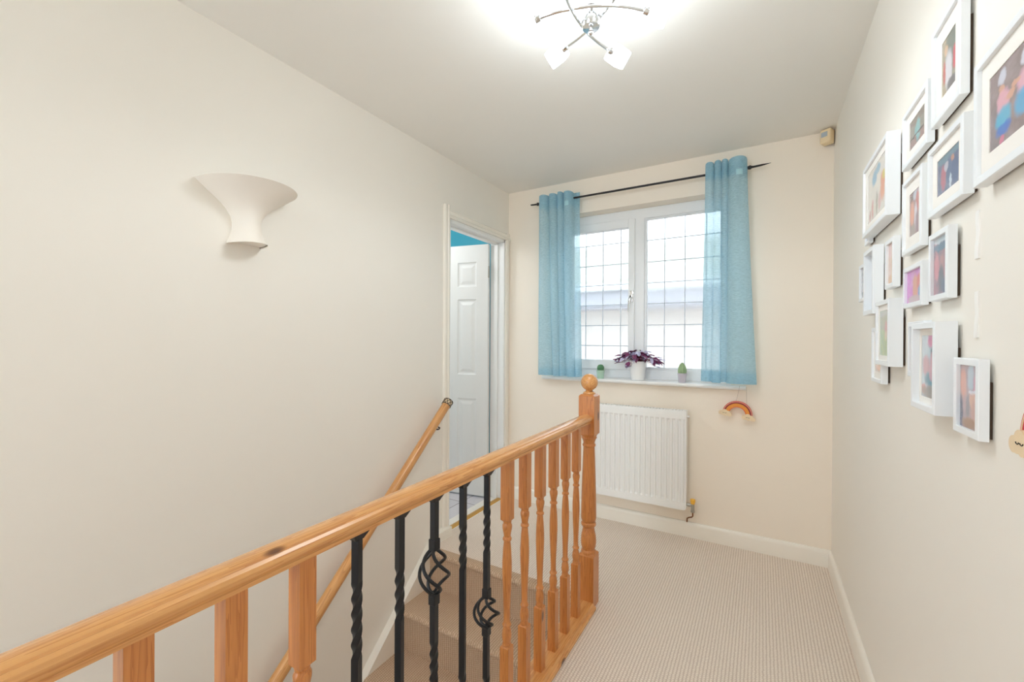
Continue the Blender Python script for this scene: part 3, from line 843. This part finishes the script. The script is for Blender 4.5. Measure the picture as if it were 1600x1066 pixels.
# ------------------------------------------------------------------ plants on the sill
SILL = 0.976
pl = thing('potted_plant', 'purple leafy plant in a white pot in the middle of the window sill', 'plant', (-0.722, YB+0.012, SILL))
bm = BM()
lathe(bm, [(0.040, 0.0), (0.0435, 0.002), (0.050, 0.060), (0.0545, 0.118), (0.0565, 0.120), (0.0565, 0.128), (0.0525, 0.128), (0.0500, 0.112), (0.001, 0.110)], 32)
obj('flower_pot', bm, M['pot_w'], pl, smooth=True, angle=35)
bm = BM(); lathe(bm, [(0.0495, 0.108), (0.049, 0.114), (0.025, 0.117), (0.001, 0.118)], 24); obj('soil', bm, M['soil'], pl, smooth=True)
random.seed(11)
fo, fs, fst = BM(), BM(), BM()
for i in range(120):
    an = random.uniform(0, 2*PI); rr = random.uniform(0.02, 0.148)
    hgt = 0.185-0.055*(rr/0.145)**2+random.uniform(-0.020, 0.016)-(0.03 if random.random() < 0.18 else 0)
    ryy = min(rr*math.sin(an)*0.55, 0.060)
    c = Vector((rr*math.cos(an), ryy, hgt))
    ln, wd = random.uniform(0.020, 0.032), random.uniform(0.013, 0.020)
    yaw = an+random.uniform(-0.5, 0.5); pit = random.uniform(-0.1, 0.75); rol = random.uniform(-0.5, 0.5)
    R = (Matrix.Rotation(yaw, 3, 'Z') @ Matrix.Rotation(pit, 3, 'Y') @ Matrix.Rotation(rol, 3, 'X'))
    target = fs if random.random() < 0.5 else fo
    n = 9; rows = []
    for a_ in range(n):
        t = a_/(n-1); w = wd*math.sin(PI*min(1, t*0.97+0.03))**0.7*(1-0.25*t)
        zc = -0.006*t*t
        rows.append([target.verts.new(c+R @ Vector((ln*(t*2-0.6), y_*w, zc+0.004*abs(y_)+0.002*math.sin(9*t)*y_))) for y_ in (-1, -0.5, 0, 0.5, 1)])
    for p_, q_ in zip(rows, rows[1:]):
        for k in range(4): target.faces.new((p_[k], p_[k+1], q_[k+1], q_[k]))
    b0 = Vector((random.uniform(-0.02, 0.02), random.uniform(-0.02, 0.02), 0.112))
    tube(fst, [b0, (b0+c)/2+Vector((0, 0, 0.02)), c], 0.0013, 5)
fol = obj('foliage', fo, M['leaf_p'], pl, smooth=True)
obj('pale_foliage', fs, M['leaf_s'], pl, smooth=True, label='silvery lilac leaves')
obj('stems', fst, M['stem'], pl)

def cactus(x, label, potm, body, mat, pw, ph):
    r = thing('potted_cactus', label, 'cactus', (x, YB-0.010, SILL))
    bm = BM()
    lathe(bm, [(pw*0.78, 0), (pw*0.80, 0.002), (pw, ph-0.010), (pw*1.06, ph-0.009), (pw*1.06, ph), (pw*0.92, ph), (pw*0.9, ph-0.008), (0.001, ph-0.008)], 24)
    obj('flower_pot', bm, potm, r, smooth=True, angle=35)
    bm = BM()
    N = 40
    rings = []
    for (rad, z) in body:
        rings.append([bm.verts.new((rad*(1+0.09*math.cos(10*2*PI*i/N))*math.cos(2*PI*i/N), rad*(1+0.09*math.cos(10*2*PI*i/N))*math.sin(2*PI*i/N), ph-0.008+z)) for i in range(N)])
    for p_, q_ in zip(rings, rings[1:]):
        for i in range(N): bm.faces.new((p_[i], p_[(i+1) % N], q_[(i+1) % N], q_[i]))
    bm.faces.new(rings[-1]); bm.faces.new(rings[0][::-1])
    cb = obj('cactus_body', bm, mat, r, smooth=True, angle=80)
    bm = BM()
    for (rad, z) in body[1:-1]:
        for i in range(10):
            an = 2*PI*i/10
            p0 = Vector((rad*1.07*math.cos(an), rad*1.07*math.sin(an), ph-0.008+z))
            for w in (-0.4, 0.4):
                dv = Vector((math.cos(an+w), math.sin(an+w), 0.3)).normalized()
                tube(bm, [p0, p0+dv*0.005], [0.0005, 0.0001], 4)
    obj('spines', bm, M['ivory'], cb)
    return r
cactus(-0.974, 'small round dark green cactus in a pale green pot at the left of the sill', M['pot_g'],
       [(0.014, 0), (0.021, 0.010), (0.0235, 0.022), (0.0215, 0.034), (0.014, 0.044), (0.004, 0.048)], M['cactus'], 0.0275, 0.058)
cactus(-0.436, 'tall pale green cactus in a lilac grey pot at the right of the sill', M['pot_l'],
       [(0.019, 0), (0.0235, 0.010), (0.0245, 0.022), (0.0235, 0.034), (0.020, 0.048), (0.014, 0.062), (0.007, 0.072), (0.002, 0.075)], M['cactus2'], 0.0270, 0.060)

# ------------------------------------------------------------------ radiator
rd = thing('radiator', 'white ribbed panel radiator under the window', 'radiator', (-0.706, YB, 0.19))
RW, RH, RT = 0.60, 0.61, 0.085                 # local: x centred, y towards the room is negative
def panel_bm(yf, th):
    """pressed steel panel: vertical ribs between flat top and bottom bands"""
    bm = BM()
    nr = 18; pitch = RW/nr
    xs = []
    x0 = -RW/2
    xs.append((x0, 0))
    for i in range(nr):
        c = x0+pitch*(i+0.5)
        xs += [(c-0.0115, 0), (c-0.0060, 1), (c+0.0060, 1), (c+0.0115, 0)]
    xs.append((x0+RW, 0))
    zs = [(0.0, 0), (0.046, 0), (0.058, 1), (RH-0.058, 1), (RH-0.046, 0), (RH, 0)]
    g = [[bm.verts.new((x, yf+(0.0 if (a or not b) else 0.0085), z)) for x, a in xs] for z, b in zs]
    for j in range(len(zs)-1):
        for i in range(len(xs)-1): bm.faces.new((g[j][i], g[j][i+1], g[j+1][i+1], g[j+1][i]))
    b = [[bm.verts.new((x, yf+th, z)) for x in (-RW/2, RW/2)] for z in (0, RH)]
    bm.faces.new((b[0][0], b[1][0], b[1][1], b[0][1]))
    bm.faces.new([v for v in g[0]]+[b[0][1], b[0][0]]); bm.faces.new([v for v in g[-1]][::-1]+[b[1][0], b[1][1]])
    bm.faces.new([g[j][0] for j in range(len(zs))]+[b[1][0], b[0][0]]); bm.faces.new([g[j][-1] for j in range(len(zs))]+[b[1][1], b[0][1]])
    return bm
obj('front_panel', panel_bm(-RT, 0.014), M['rad'], rd, smooth=True, angle=20)
bm = BM(); box(bm, -RW/2, RW/2, -0.042, -0.030, 0.0, RH, 0.003); obj('back_panel', bm, M['rad'], rd)
bm = BM()
for i in range(36): box(bm, -RW/2+0.018+i*0.0160, -RW/2+0.0188+i*0.0160, -RT+0.013, -0.041, 0.03, RH-0.02)
obj('convector_fins', bm, M['rad'], rd)
bm = BM()
z = RH
box(bm, -RW/2-0.004, RW/2+0.004, -RT+0.004, -RT+0.010, z, z+0.006); box(bm, -RW/2-0.004, RW/2+0.004, -0.034, -0.026, z, z+0.006)
for i in range(31): box(bm, -RW/2+i*0.0199, -RW/2+0.0045+i*0.0199, -RT+0.008, -0.03, z, z+0.006)
obj('top_grille', bm, M['rad'], rd)
for s in (-1, 1):
    bm = BM(); x = s*(RW/2)
    box(bm, min(x, x+s*0.007), max(x, x+s*0.007), -RT+0.003, -0.026, 0.006, RH+0.006, 0.002)
    obj('side_panel', bm, M['rad'], rd)
for x in (-0.2, 0.2):
    bm = BM(); box(bm, x-0.015, x+0.015, -0.032, -0.0005, 0.08, 0.55); obj('wall_bracket', bm, M['rad'], rd)
bm = BM(); tube(bm, [(RW/2+0.006, -0.055, RH-0.03), (RW/2+0.020, -0.055, RH-0.03)], 0.008, 12); obj('bleed_plug', bm, M['white'], rd, smooth=True)
for s, cm in ((1, M['yellow']), (-1, M['white'])):
    bm = BM(); x = s*RW/2; z = 0.030; y = -0.055
    tube(bm, [(x, y, z), (x+s*0.012, y, z), (x+s*0.013, y, z), (x+s*0.026, y, z), (x+s*0.027, y, z), (x+s*0.046, y, z)], [0.0085, 0.0085, 0.012, 0.012, 0.0085, 0.0085], 14)
    tube(bm, [(x+s*0.043, y, z+0.016), (x+s*0.043, y, z-0.030), (x+s*0.043, y, z-0.031), (x+s*0.043, y, z-0.042)], [0.0105, 0.0105, 0.012, 0.012], 14)
    vb = obj('valve', bm, M['nickel'], rd, smooth=True, angle=40, label='dull silver valve at the radiator foot')
    bm = BM(); lathe(bm, [(0.012, 0.010), (0.0125, 0.020), (0.015, 0.022), (0.0155, 0.036), (0.013, 0.039), (0.001, 0.040)], 18, (x+s*0.043, y, z)); obj('valve_cap', bm, cm, vb, smooth=True, angle=40, label='yellow valve cap' if s > 0 else None)
    bm = BM(); tube(bm, [(x+s*0.043, y, z-0.04), (x+s*0.043, y, z-0.066), (x+s*0.036, y+0.012, z-0.078), (x+s*0.018, y+0.030, z-0.090), (x+s*0.006, -0.018, z-0.100), (x+s*0.004, -0.013, -0.19+0.0955)], 0.0042, 10)
    obj('pipe', bm, M['copper'] if s < 0 else M['copper'], vb, smooth=True)

# ------------------------------------------------------------------ rainbow ornaments
def rainbow(label, loc, rotz, tilt, strings, anchors):
    """flat painted wooden rainbow; local x across, z up, y is the thickness"""
    r = thing('rainbow_ornament', label, 'ornament', loc, (0, tilt, rotz))
    def band(nm, r0, r1, mat, t0=-0.004, t1=0.004):
        bm = BM(); N = 40
        pr = [(r1*math.cos(PI*i/N), r1*math.sin(PI*i/N)) for i in range(N+1)]+[(r0*math.cos(PI*i/N), r0*math.sin(PI*i/N)) for i in range(N, -1, -1)]
        A = [bm.verts.new((x, t0, z)) for x, z in pr]; B = [bm.verts.new((x, t1, z)) for x, z in pr]
        n = len(pr)
        for i in range(n): bm.faces.new((A[i], A[(i+1) % n], B[(i+1) % n], B[i]))
        for i in range(N):
            bm.faces.new((A[i], A[i+1], A[n-2-i], A[n-1-i])); bm.faces.new((B[i], B[i+1], B[n-2-i], B[n-1-i]))
        return obj(nm, bm, mat, r, smooth=True, angle=30)
    ar = band('outer_arch', 0.0715, 0.0800, M['r_red']); band('wine_arch', 0.0655, 0.0718, M['r_wine'], -0.0032, 0.0036)
    band('amber_arch', 0.0480, 0.0658, M['r_orange'], -0.0040, 0.004); band('inner_arch', 0.0430, 0.0482, M['r_coral'], -0.0034, 0.0036)
    bm = BM(); tube(bm, [(0.0755*math.cos(PI*i/30), -0.0042, 0.0755*math.sin(PI*i/30)) for i in range(31)], 0.0011, 6)
    obj('arch_line', bm, M['r_cloud'], ar)
    for s in (-1, 1):
        bm = BM()
        cx, cz = s*0.062, -0.004
        lob = [(-0.024, -0.003, 0.013), (-0.006, 0.004, 0.017), (0.013, 0.001, 0.014), (0.026, -0.006, 0.010)]
        ol = []
        for i in range(72):
            an = 2*PI*i/72; best = 0.004
            dx, dz = math.cos(an), math.sin(an)
            for lx, lz, lr in lob+[(0.0, -0.006, 0.012), (-0.014, -0.004, 0.012), (0.018, -0.006, 0.010)]:
                b_ = dx*lx+dz*lz; c_ = lx*lx+lz*lz-lr*lr; dsc = b_*b_-c_
                if dsc > 0: best = max(best, b_+math.sqrt(dsc))
            ol.append((cx+dx*best, cz+dz*best))
        prism(bm, ol, -0.0085, 0.0035, 1)
        cloud = obj('cloud', bm, M['r_cloud'], r, smooth=True, angle=30)
        bm = BM()
        for ex in (-0.011, 0.001):
            tube(bm, [(cx+ex+0.0042*math.cos(PI+PI*i/8), -0.0088, cz+0.002+0.003*math.sin(PI+PI*i/8)) for i in range(9)], 0.0008, 5)
        obj('sleepy_eyes', bm, M['dark'], cloud)
    if strings:
        bm = BM()
        for (x0, z0), (x1, y1, z1), (x2, y2, z2) in anchors:
            tube(bm, [(x0, 0, z0), (x1, y1, z1), (x2, y2, z2)], 0.0006, 5)
        obj('hanging_thread', bm, M['string'], r)
    return r
rainbow('small wooden rainbow with two sleepy clouds hanging below the right end of the window sill', (-0.123, YB-0.043, 0.806), 0, math.radians(9),
        True, [((-0.018, 0.076), (-0.014, -0.012, 0.145), (-0.014, -0.006, 0.172)), ((0.040, 0.068), (0.026, -0.012, 0.145), (0.022, -0.006, 0.172))])
rainbow('wooden rainbow ornament on the right wall, cut off by the picture edge', (XR-0.0040, 0.845, 1.098), -PI/2, 0, False, [])

# ------------------------------------------------------------------ alarm sensor in the corner
pr_ = thing('motion_sensor', 'cream alarm motion sensor in the top right corner by the ceiling', 'sensor', (0.302, YB-0.040, 2.318), (math.radians(-4), 0, math.radians(-32)))
bm = BM(); box(bm, -0.026, 0.026, -0.026, 0.022, 0, 0.076, 0.007, 3); sb_ = obj('sensor_case', bm, M['pir'], pr_, smooth=True, angle=30)
bm = BM(); box(bm, -0.019, 0.012, -0.0275, -0.024, 0.033, 0.060, 0.001); obj('sensor_lens', bm, M['pirlens'], pr_)
bm = BM(); box(bm, -0.021, 0.021, 0.021, 0.029, 0.006, 0.070); obj('mounting_plate', bm, M['dark'], pr_)

# ------------------------------------------------------------------ picture frames on the right wall
G = 'family photo frames on the right wall'
def picture(label, y0, y1, z0, z1, depth, rim, mount, blobs, base, base2, recess=0.006, gap=0.006, tiltz=0.0):
    """frame hanging on the right wall; local x = along the wall away from the window, y = out from the wall, z = up"""
    w, h = abs(y1-y0), z1-z0
    root = thing('picture_frame', label, 'picture frame', (XR, (y0+y1)/2, z0), (0, 0, PI/2), G)
    # rotation by +90 deg: local x -> +Y, local y -> -X (into the room)
    hw = w/2; f0, f1 = gap, depth
    bm = BM()
    o4 = [(-hw, 0), (hw, 0), (hw, h), (-hw, h)]; i4 = [(-hw+rim, rim), (hw-rim, rim), (hw-rim, h-rim), (-hw+rim, h-rim)]
    B = 0.0012
    def lp(pts, y, ins=0.0):
        cx, cz = 0, h/2
        return [bm.verts.new((x-ins*(1 if x > cx else -1), y, z-ins*(1 if z > cz else -1))) for x, z in pts]
    L = [lp(o4, f0), lp(o4, f1-B), lp(o4, f1, B), lp(i4, f1, -B*0.5), lp(i4, f1-B), lp(i4, f1-recess-0.001)]
    for a_, b_ in zip(L, L[1:]):
        for i in range(4): bm.faces.new((a_[i], a_[(i+1) % 4], b_[(i+1) % 4], b_[i]))
    bm.faces.new(L[0][::-1]); 
    obj('frame', bm, M['frame'], root)
    bm = BM(); box(bm, -hw+0.006, hw-0.006, 0.0005, gap+0.001, 0.004, h*0.72); obj('backing_board', bm, M['back'], root, label='dark backing board')
    yy = f1-recess
    px, pz = hw-rim, h/2-rim
    if mount:
        bm = BM()
        m4 = [(-px, h/2-pz), (px, h/2-pz), (px, h/2+pz), (-px, h/2+pz)]
        n4 = [(-px+mount[0], h/2-pz+mount[1]), (px-mount[0], h/2-pz+mount[1]), (px-mount[0], h/2+pz-mount[1]), (-px+mount[0], h/2+pz-mount[1])]
        A_ = [bm.verts.new((x, yy, z)) for x, z in m4]; B_ = [bm.verts.new((x, yy, z)) for x, z in n4]; C_ = [bm.verts.new((x, yy-0.0015, z)) for x, z in n4]
        for i in range(4):
            bm.faces.new((A_[i], A_[(i+1) % 4], B_[(i+1) % 4], B_[i])); bm.faces.new((B_[i], B_[(i+1) % 4], C_[(i+1) % 4], C_[i]))
        obj('mount', bm, M['mount'], root)
        px -= mount[0]; pz -= mount[1]; yy -= 0.001
    bm = BM()
    vs = [bm.verts.new((x, yy-0.0002, h/2+z)) for x, z in ((-px-0.001, -pz-0.001), (px+0.001, -pz-0.001), (px+0.001, pz+0.001), (-px-0.001, pz+0.001))]
    f = bm.faces.new(vs)
    uvl = bm.loops.layers.uv.new('UVMap')
    # u = 0 is the left edge as seen in the room (towards the window), so far y is left
    for lp_, uv in zip(f.loops, ((1, 0), (0, 0), (0, 1), (1, 1))): lp_[uvl].uv = uv
    obj('photo', bm, photo_mat('snapshot_print', base, base2, blobs), root, label='colour photograph')
    return root
SK = (226, 176, 156); SK2 = (206, 150, 130)
picture('tall white frame highest in the group, photo of people in white and red tops', 1.117, 1.276, 1.708, 1.915, 0.020, 0.013, (0.030, 0.034),
        [(0.75, 0.75, 0.5, 0.5, (120, 132, 128)), (0.28, 0.78, 0.13, 0.10, (228, 190, 160)), (0.45, 0.38, 0.26, 0.34, (236, 232, 240)), (0.15, 0.42, 0.10, 0.22, (206, 110, 110)), (0.88, 0.48, 0.13, 0.20, (224, 96, 112)), (0.70, 0.10, 0.35, 0.10, (120, 120, 128))], (196, 180, 156), (172, 166, 150))
picture('largest white frame nearest the camera, two children in turquoise skirts holding hands', 0.792, 1.042, 1.508, 1.717, 0.024, 0.014, (0.028, 0.030),
        [(0.24, 0.86, 0.08, 0.10, (220, 222, 238)), (0.24, 0.70, 0.06, 0.06, SK), (0.26, 0.55, 0.12, 0.14, (236, 180, 196)), (0.40, 0.55, 0.10, 0.05, SK), (0.26, 0.33, 0.15, 0.14, (104, 190, 226)), (0.26, 0.19, 0.14, 0.08, (84, 130, 214)), (0.24, 0.06, 0.04, 0.06, (226, 130, 160)),
         (0.66, 0.82, 0.08, 0.10, (222, 220, 236)), (0.64, 0.56, 0.12, 0.14, (234, 182, 200)), (0.62, 0.32, 0.15, 0.16, (96, 180, 226)), (0.50, 0.62, 0.08, 0.04, SK)], (150, 134, 136), (168, 152, 156))
picture('white frame left of the tallest one, photo of a turquoise figure on a grey wall', 1.303, 1.500, 1.692, 1.836, 0.020, 0.013, (0.028, 0.024),
        [(0.5, 0.86, 0.6, 0.12, (146, 136, 132)), (0.5, 0.18, 0.6, 0.2, (170, 142, 140)), (0.55, 0.45, 0.14, 0.38, (146, 200, 204)), (0.40, 0.50, 0.10, 0.16, (140, 190, 192)), (0.5, 0.36, 0.6, 0.03, (110, 98, 106))], (160, 156, 150), (150, 146, 140))
picture('white frame with a dim crowd photo in blue and red, just below the tallest frame', 1.093, 1.288, 1.514, 1.664, 0.022, 0.013, (0.026, 0.024),
        [(0.5, 0.92, 0.6, 0.14, (130, 150, 164)), (0.28, 0.42, 0.12, 0.34, (200, 118, 130)), (0.55, 0.50, 0.12, 0.36, (110, 118, 150)), (0.42, 0.66, 0.10, 0.12, (206, 196, 208)), (0.80, 0.42, 0.16, 0.4, (104, 110, 146)), (0.70, 0.74, 0.08, 0.08, SK2), (0.6, 0.2, 0.05, 0.2, (220, 226, 240))], (140, 136, 160), (116, 120, 146))
picture('deep white box frame with a child drawing in orange and blue', 1.577, 1.905, 1.601, 1.837, 0.037, 0.014, (0.030, 0.022),
        [(0.42, 0.78, 0.14, 0.14, (128, 184, 220)), (0.62, 0.86, 0.12, 0.08, (140, 190, 220)), (0.85, 0.45, 0.12, 0.26, (236, 156, 128)), (0.9, 0.62, 0.06, 0.10, (226, 214, 120)), (0.30, 0.22, 0.06, 0.18, (222, 170, 172)), (0.55, 0.24, 0.05, 0.22, (170, 168, 160)), (0.70, 0.22, 0.08, 0.16, (226, 186, 190)), (0.15, 0.12, 0.04, 0.12, (206, 150, 160))], (236, 232, 226), (228, 226, 224))
picture('upright white frame with a dark haired person in peach, below the turquoise figure photo', 1.342, 1.502, 1.468, 1.660, 0.019, 0.012, (0.030, 0.030),
        [(0.72, 0.90, 0.4, 0.12, (200, 206, 222)), (0.20, 0.84, 0.14, 0.10, (120, 92, 92)), (0.25, 0.52, 0.22, 0.28, (232, 162, 140)), (0.80, 0.70, 0.2, 0.26, (204, 120, 118)), (0.62, 0.40, 0.14, 0.30, (226, 214, 226)), (0.80, 0.24, 0.22, 0.26, (160, 128, 142)), (0.30, 0.12, 0.3, 0.14, (168, 152, 150))], (176, 146, 146), (150, 126, 134))
picture('upright white frame with pinkish people under a dark blue strip, right of the purple photo', 1.169, 1.281, 1.331, 1.476, 0.021, 0.012, None,
        [(0.5, 0.95, 0.6, 0.07, (206, 216, 224)), (0.5, 0.82, 0.6, 0.07, (104, 128, 150)), (0.22, 0.50, 0.16, 0.22, (216, 140, 148)), (0.55, 0.54, 0.14, 0.14, (196, 140, 140)), (0.85, 0.52, 0.15, 0.24, (180, 120, 130)), (0.50, 0.28, 0.16, 0.22, (124, 116, 124)), (0.80, 0.14, 0.3, 0.16, (120, 120, 142))], (184, 130, 138), (150, 128, 140))
picture('small white landscape frame with a bright purple photo', 1.335, 1.487, 1.329, 1.433, 0.019, 0.012, None,
        [(0.52, 0.45, 0.16, 0.40, (228, 160, 132)), (0.78, 0.58, 0.18, 0.26, (226, 130, 122)), (0.85, 0.28, 0.16, 0.24, (104, 164, 206)), (0.45, 0.10, 0.4, 0.12, (206, 180, 186)), (0.95, 0.85, 0.12, 0.16, (176, 92, 150))], (216, 128, 214), (222, 150, 216))
picture('narrow white frame with a plain peach photo, under the drawing', 1.570, 1.665, 1.398, 1.540, 0.022, 0.013, None,
        [(0.7, 0.45, 0.3, 0.3, (222, 180, 150)), (0.3, 0.85, 0.4, 0.2, (226, 190, 184)), (0.5, 0.1, 0.5, 0.14, (226, 180, 140))], (222, 188, 172), (228, 198, 176))
picture('deep white box frame with a tall narrow grey opening, left of the peach photo', 1.758, 1.908, 1.333, 1.552, 0.033, 0.015, None,
        [(0.3, 0.5, 0.2, 0.5, (206, 208, 212)), (0.8, 0.5, 0.2, 0.5, (180, 184, 190))], (196, 200, 206), (208, 210, 214), recess=0.024)
picture('small white frame farthest from the camera, with a thin grey and pink photo', 1.912, 2.006, 1.387, 1.519, 0.030, 0.012, None,
        [(0.3, 0.5, 0.2, 0.5, (150, 152, 160)), (0.8, 0.4, 0.2, 0.4, (206, 180, 178))], (180, 176, 180), (196, 186, 186))
picture('thin white frame half hidden behind the deep drawing frame', 1.910, 1.985, 1.588, 1.722, 0.018, 0.012, None,
        [(0.5, 0.5, 0.3, 0.3, (180, 170, 170))], (198, 192, 190), (206, 198, 196))
picture('deep white box frame with a child on green grass', 1.539, 1.700, 1.174, 1.363, 0.037, 0.013, (0.016, 0.016),
        [(0.5, 0.90, 0.6, 0.14, (186, 190, 190)), (0.5, 0.72, 0.6, 0.16, (176, 180, 164)), (0.66, 0.58, 0.14, 0.18, (216, 164, 170)), (0.64, 0.44, 0.10, 0.10, (220, 202, 180))], (164, 190, 156), (180, 200, 150))
picture('low white frame below the grass photo, showing a strip of peach', 1.697, 1.837, 1.113, 1.288, 0.022, 0.012, (0.012, 0.02),
        [(0.6, 0.16, 0.5, 0.10, (230, 172, 146)), (0.4, 0.6, 0.5, 0.4, (222, 200, 190))], (226, 206, 194), (232, 214, 200))
picture('white frame half covered by the deep box frame of a man, peach and grey photo', 1.312, 1.437, 1.157, 1.292, 0.020, 0.012, None,
        [(0.5, 0.86, 0.6, 0.2, (160, 158, 160)), (0.75, 0.55, 0.2, 0.12, (176, 186, 160)), (0.55, 0.26, 0.4, 0.34, (230, 180, 158))], (206, 176, 160), (190, 170, 160))
picture('deepest white box frame, photo of a man in teal with a pink shape above', 1.164, 1.319, 1.0955, 1.284, 0.040, 0.013, (0.012, 0.014),
        [(0.55, 0.92, 0.18, 0.12, (222, 110, 150)), (0.72, 0.72, 0.18, 0.10, (92, 84, 96)), (0.70, 0.58, 0.20, 0.16, (216, 150, 158)), (0.28, 0.52, 0.22, 0.16, (210, 156, 158)), (0.60, 0.30, 0.42, 0.12, (104, 140, 154)), (0.55, 0.40, 0.10, 0.12, (226, 168, 178)), (0.14, 0.14, 0.16, 0.08, (220, 160, 150)), (0.6, 0.08, 0.6, 0.12, (158, 140, 128))], (190, 202, 212), (206, 212, 218), recess=0.012)
picture('lowest white frame nearest the camera, people round a small white plate', 1.027, 1.1365, 1.074, 1.2135, 0.020, 0.0125, None,
        [(0.06, 0.2, 0.10, 0.3, (92, 96, 120)), (0.18, 0.70, 0.16, 0.22, (224, 166, 150)), (0.55, 0.80, 0.16, 0.20, (190, 200, 214)), (0.85, 0.66, 0.18, 0.20, (220, 160, 176)), (0.66, 0.57, 0.22, 0.035, (236, 230, 240)), (0.68, 0.44, 0.22, 0.12, (226, 180, 160)), (0.80, 0.26, 0.24, 0.20, (206, 166, 160)), (0.40, 0.36, 0.10, 0.20, (140, 130, 138)), (0.5, 0.07, 0.4, 0.10, (160, 128, 110))], (190, 160, 160), (170, 150, 156))
for zz, y, lab in (((1.394, 1.481), 1.095, 'white adhesive picture strip on bare wall beside the blue striped photo, the upper of two'),
                   ((1.251, 1.335), 1.096, 'white adhesive picture strip above the lowest frame, the lower of two')):
    bm = BM()
    r = bm
    n = 9
    rows = []
    for i in range(n):
        t = i/(n-1); z = zz[0]+(zz[1]-zz[0])*t
        lift = 0.0016+0.0012*(1-t)**3+0.0006*math.sin(9*t)
        rows.append([bm.verts.new((XR-d_, y+s, z)) for s, d_ in ((-0.0075, 0.0), (-0.0075, lift), (0.0075, lift), (0.0075, 0.0))])
    for a_, b_ in zip(rows, rows[1:]):
        for k in range(4): bm.faces.new((a_[k], a_[(k+1) % 4], b_[(k+1) % 4], b_[k]))
    bm.faces.new(rows[0]); bm.faces.new(rows[-1][::-1])
    o = obj('adhesive_strip', bm, M['strip'], None)
    tag(o, lab, 'adhesive strip', 'adhesive strips on the right wall')

# ------------------------------------------------------------------ words for the setting
for nm, lab, cat in (('floor', 'beige ribbed loop carpet on the landing', 'floor'), ('floor_lower', 'carpeted floor at the foot of the stairs', 'floor'), ('floor_bathroom', 'pale square tiles on the bathroom floor', 'floor'),
                     ('ceiling', 'white landing ceiling round the lit chrome lamp', 'ceiling'), ('ceiling_bathroom', 'white bathroom ceiling', 'ceiling'),
                     ('wall_left', 'long cream wall with the uplighter and the bathroom doorway', 'wall'), ('wall_right', 'cream wall hung with white photo frames', 'wall'), ('wall_back', 'cream wall with the window and radiator', 'wall'),
                     ('wall_front_blocker', 'unseen cream wall added behind the camera to cut daylight', 'wall'), ('wall_stairwell', 'cream wall under the landing edge beside the stairs', 'wall'),
                     ('wall_bathroom_left', 'white far wall of the bathroom', 'wall'), ('wall_bathroom_back', 'teal bathroom wall seen above the open door', 'wall'), ('wall_bathroom_front', 'white bathroom wall beside the stairs', 'wall'),
                     ('baseboard_back', 'cream skirting board under the window wall', 'skirting board'), ('baseboard_right', 'cream skirting board along the photo wall', 'skirting board'),
                     ('door_1', 'white six panel bathroom door standing open', 'door'), ('window_1', 'white leaded window with obscured glass', 'window'),
                     ('trim_1', 'cream moulded door surround', 'door frame'), ('trim_2', 'white door lining inside the bathroom doorway', 'door frame'), ('trim_3', 'brass threshold strip in the bathroom doorway', 'threshold'), ('trim_4', 'white window board under the window', 'window sill'),
                     ('ground', 'unseen grey ground added outside to block light from below', 'ground')):
    o = bpy.data.objects[nm]; o['label'] = lab; o['category'] = cat

# ------------------------------------------------------------------ light and camera
w = bpy.data.worlds.new('overcast_sky'); S.world = w; w.use_nodes = True
bg = w.node_tree.nodes['Background']
bg.inputs['Color'].default_value = (0.80, 0.905, 1.0, 1); bg.inputs['Strength'].default_value = 3.0
def area(name, loc, rot, sx, sy, power, col):
    l = bpy.data.lights.new(name, 'AREA'); l.shape = 'RECTANGLE'; l.size = sx; l.size_y = sy; l.energy = power; l.color = col
    o = bpy.data.objects.new(name, l); COL.objects.link(o); o.location = loc; o.rotation_euler = rot
    return o
l = bpy.data.lights.new('bathroom_fill_light', 'POINT'); l.energy = 7.0; l.color = (0.97, 0.98, 1.0); l.shadow_soft_size = 0.12  # unseen fill light added to brighten the bathroom and its door
o = bpy.data.objects.new('bathroom_fill_light', l); COL.objects.link(o); o.location = (-2.6, 2.0, 2.2)

cam = bpy.data.cameras.new('camera'); co = bpy.data.objects.new('camera', cam); COL.objects.link(co)
cam.sensor_width = 36.0; cam.lens = 15.049; cam.clip_start = 0.01; cam.clip_end = 100
f_, yaw, pitch, roll = 668.843, 0.5278, -0.0025, 0.0053
s_, c_ = math.sin(yaw), math.cos(yaw)
fw = Vector((-s_*math.cos(pitch), c_*math.cos(pitch), math.sin(pitch)))
r0 = Vector((c_, s_, 0)); u0 = r0.cross(fw)
rv = r0*math.cos(roll)+u0*math.sin(roll); uv_ = u0*math.cos(roll)-r0*math.sin(roll)
mm = Matrix((rv, uv_, -fw)).transposed().to_4x4(); mm.translation = (0, 0, 1.2424)
co.matrix_world = mm
S.camera = co
S.view_settings.view_transform = 'Standard'; S.view_settings.look = 'None'
S.view_settings.gamma = 1.0; S.view_settings.exposure = 0.78
S.view_settings.use_curve_mapping = False
S.cycles.max_bounces = 12; S.cycles.diffuse_bounces = 8; S.cycles.transmission_bounces = 8; S.cycles.transparent_max_bounces = 16
S.cycles.sample_clamp_indirect = 6.0
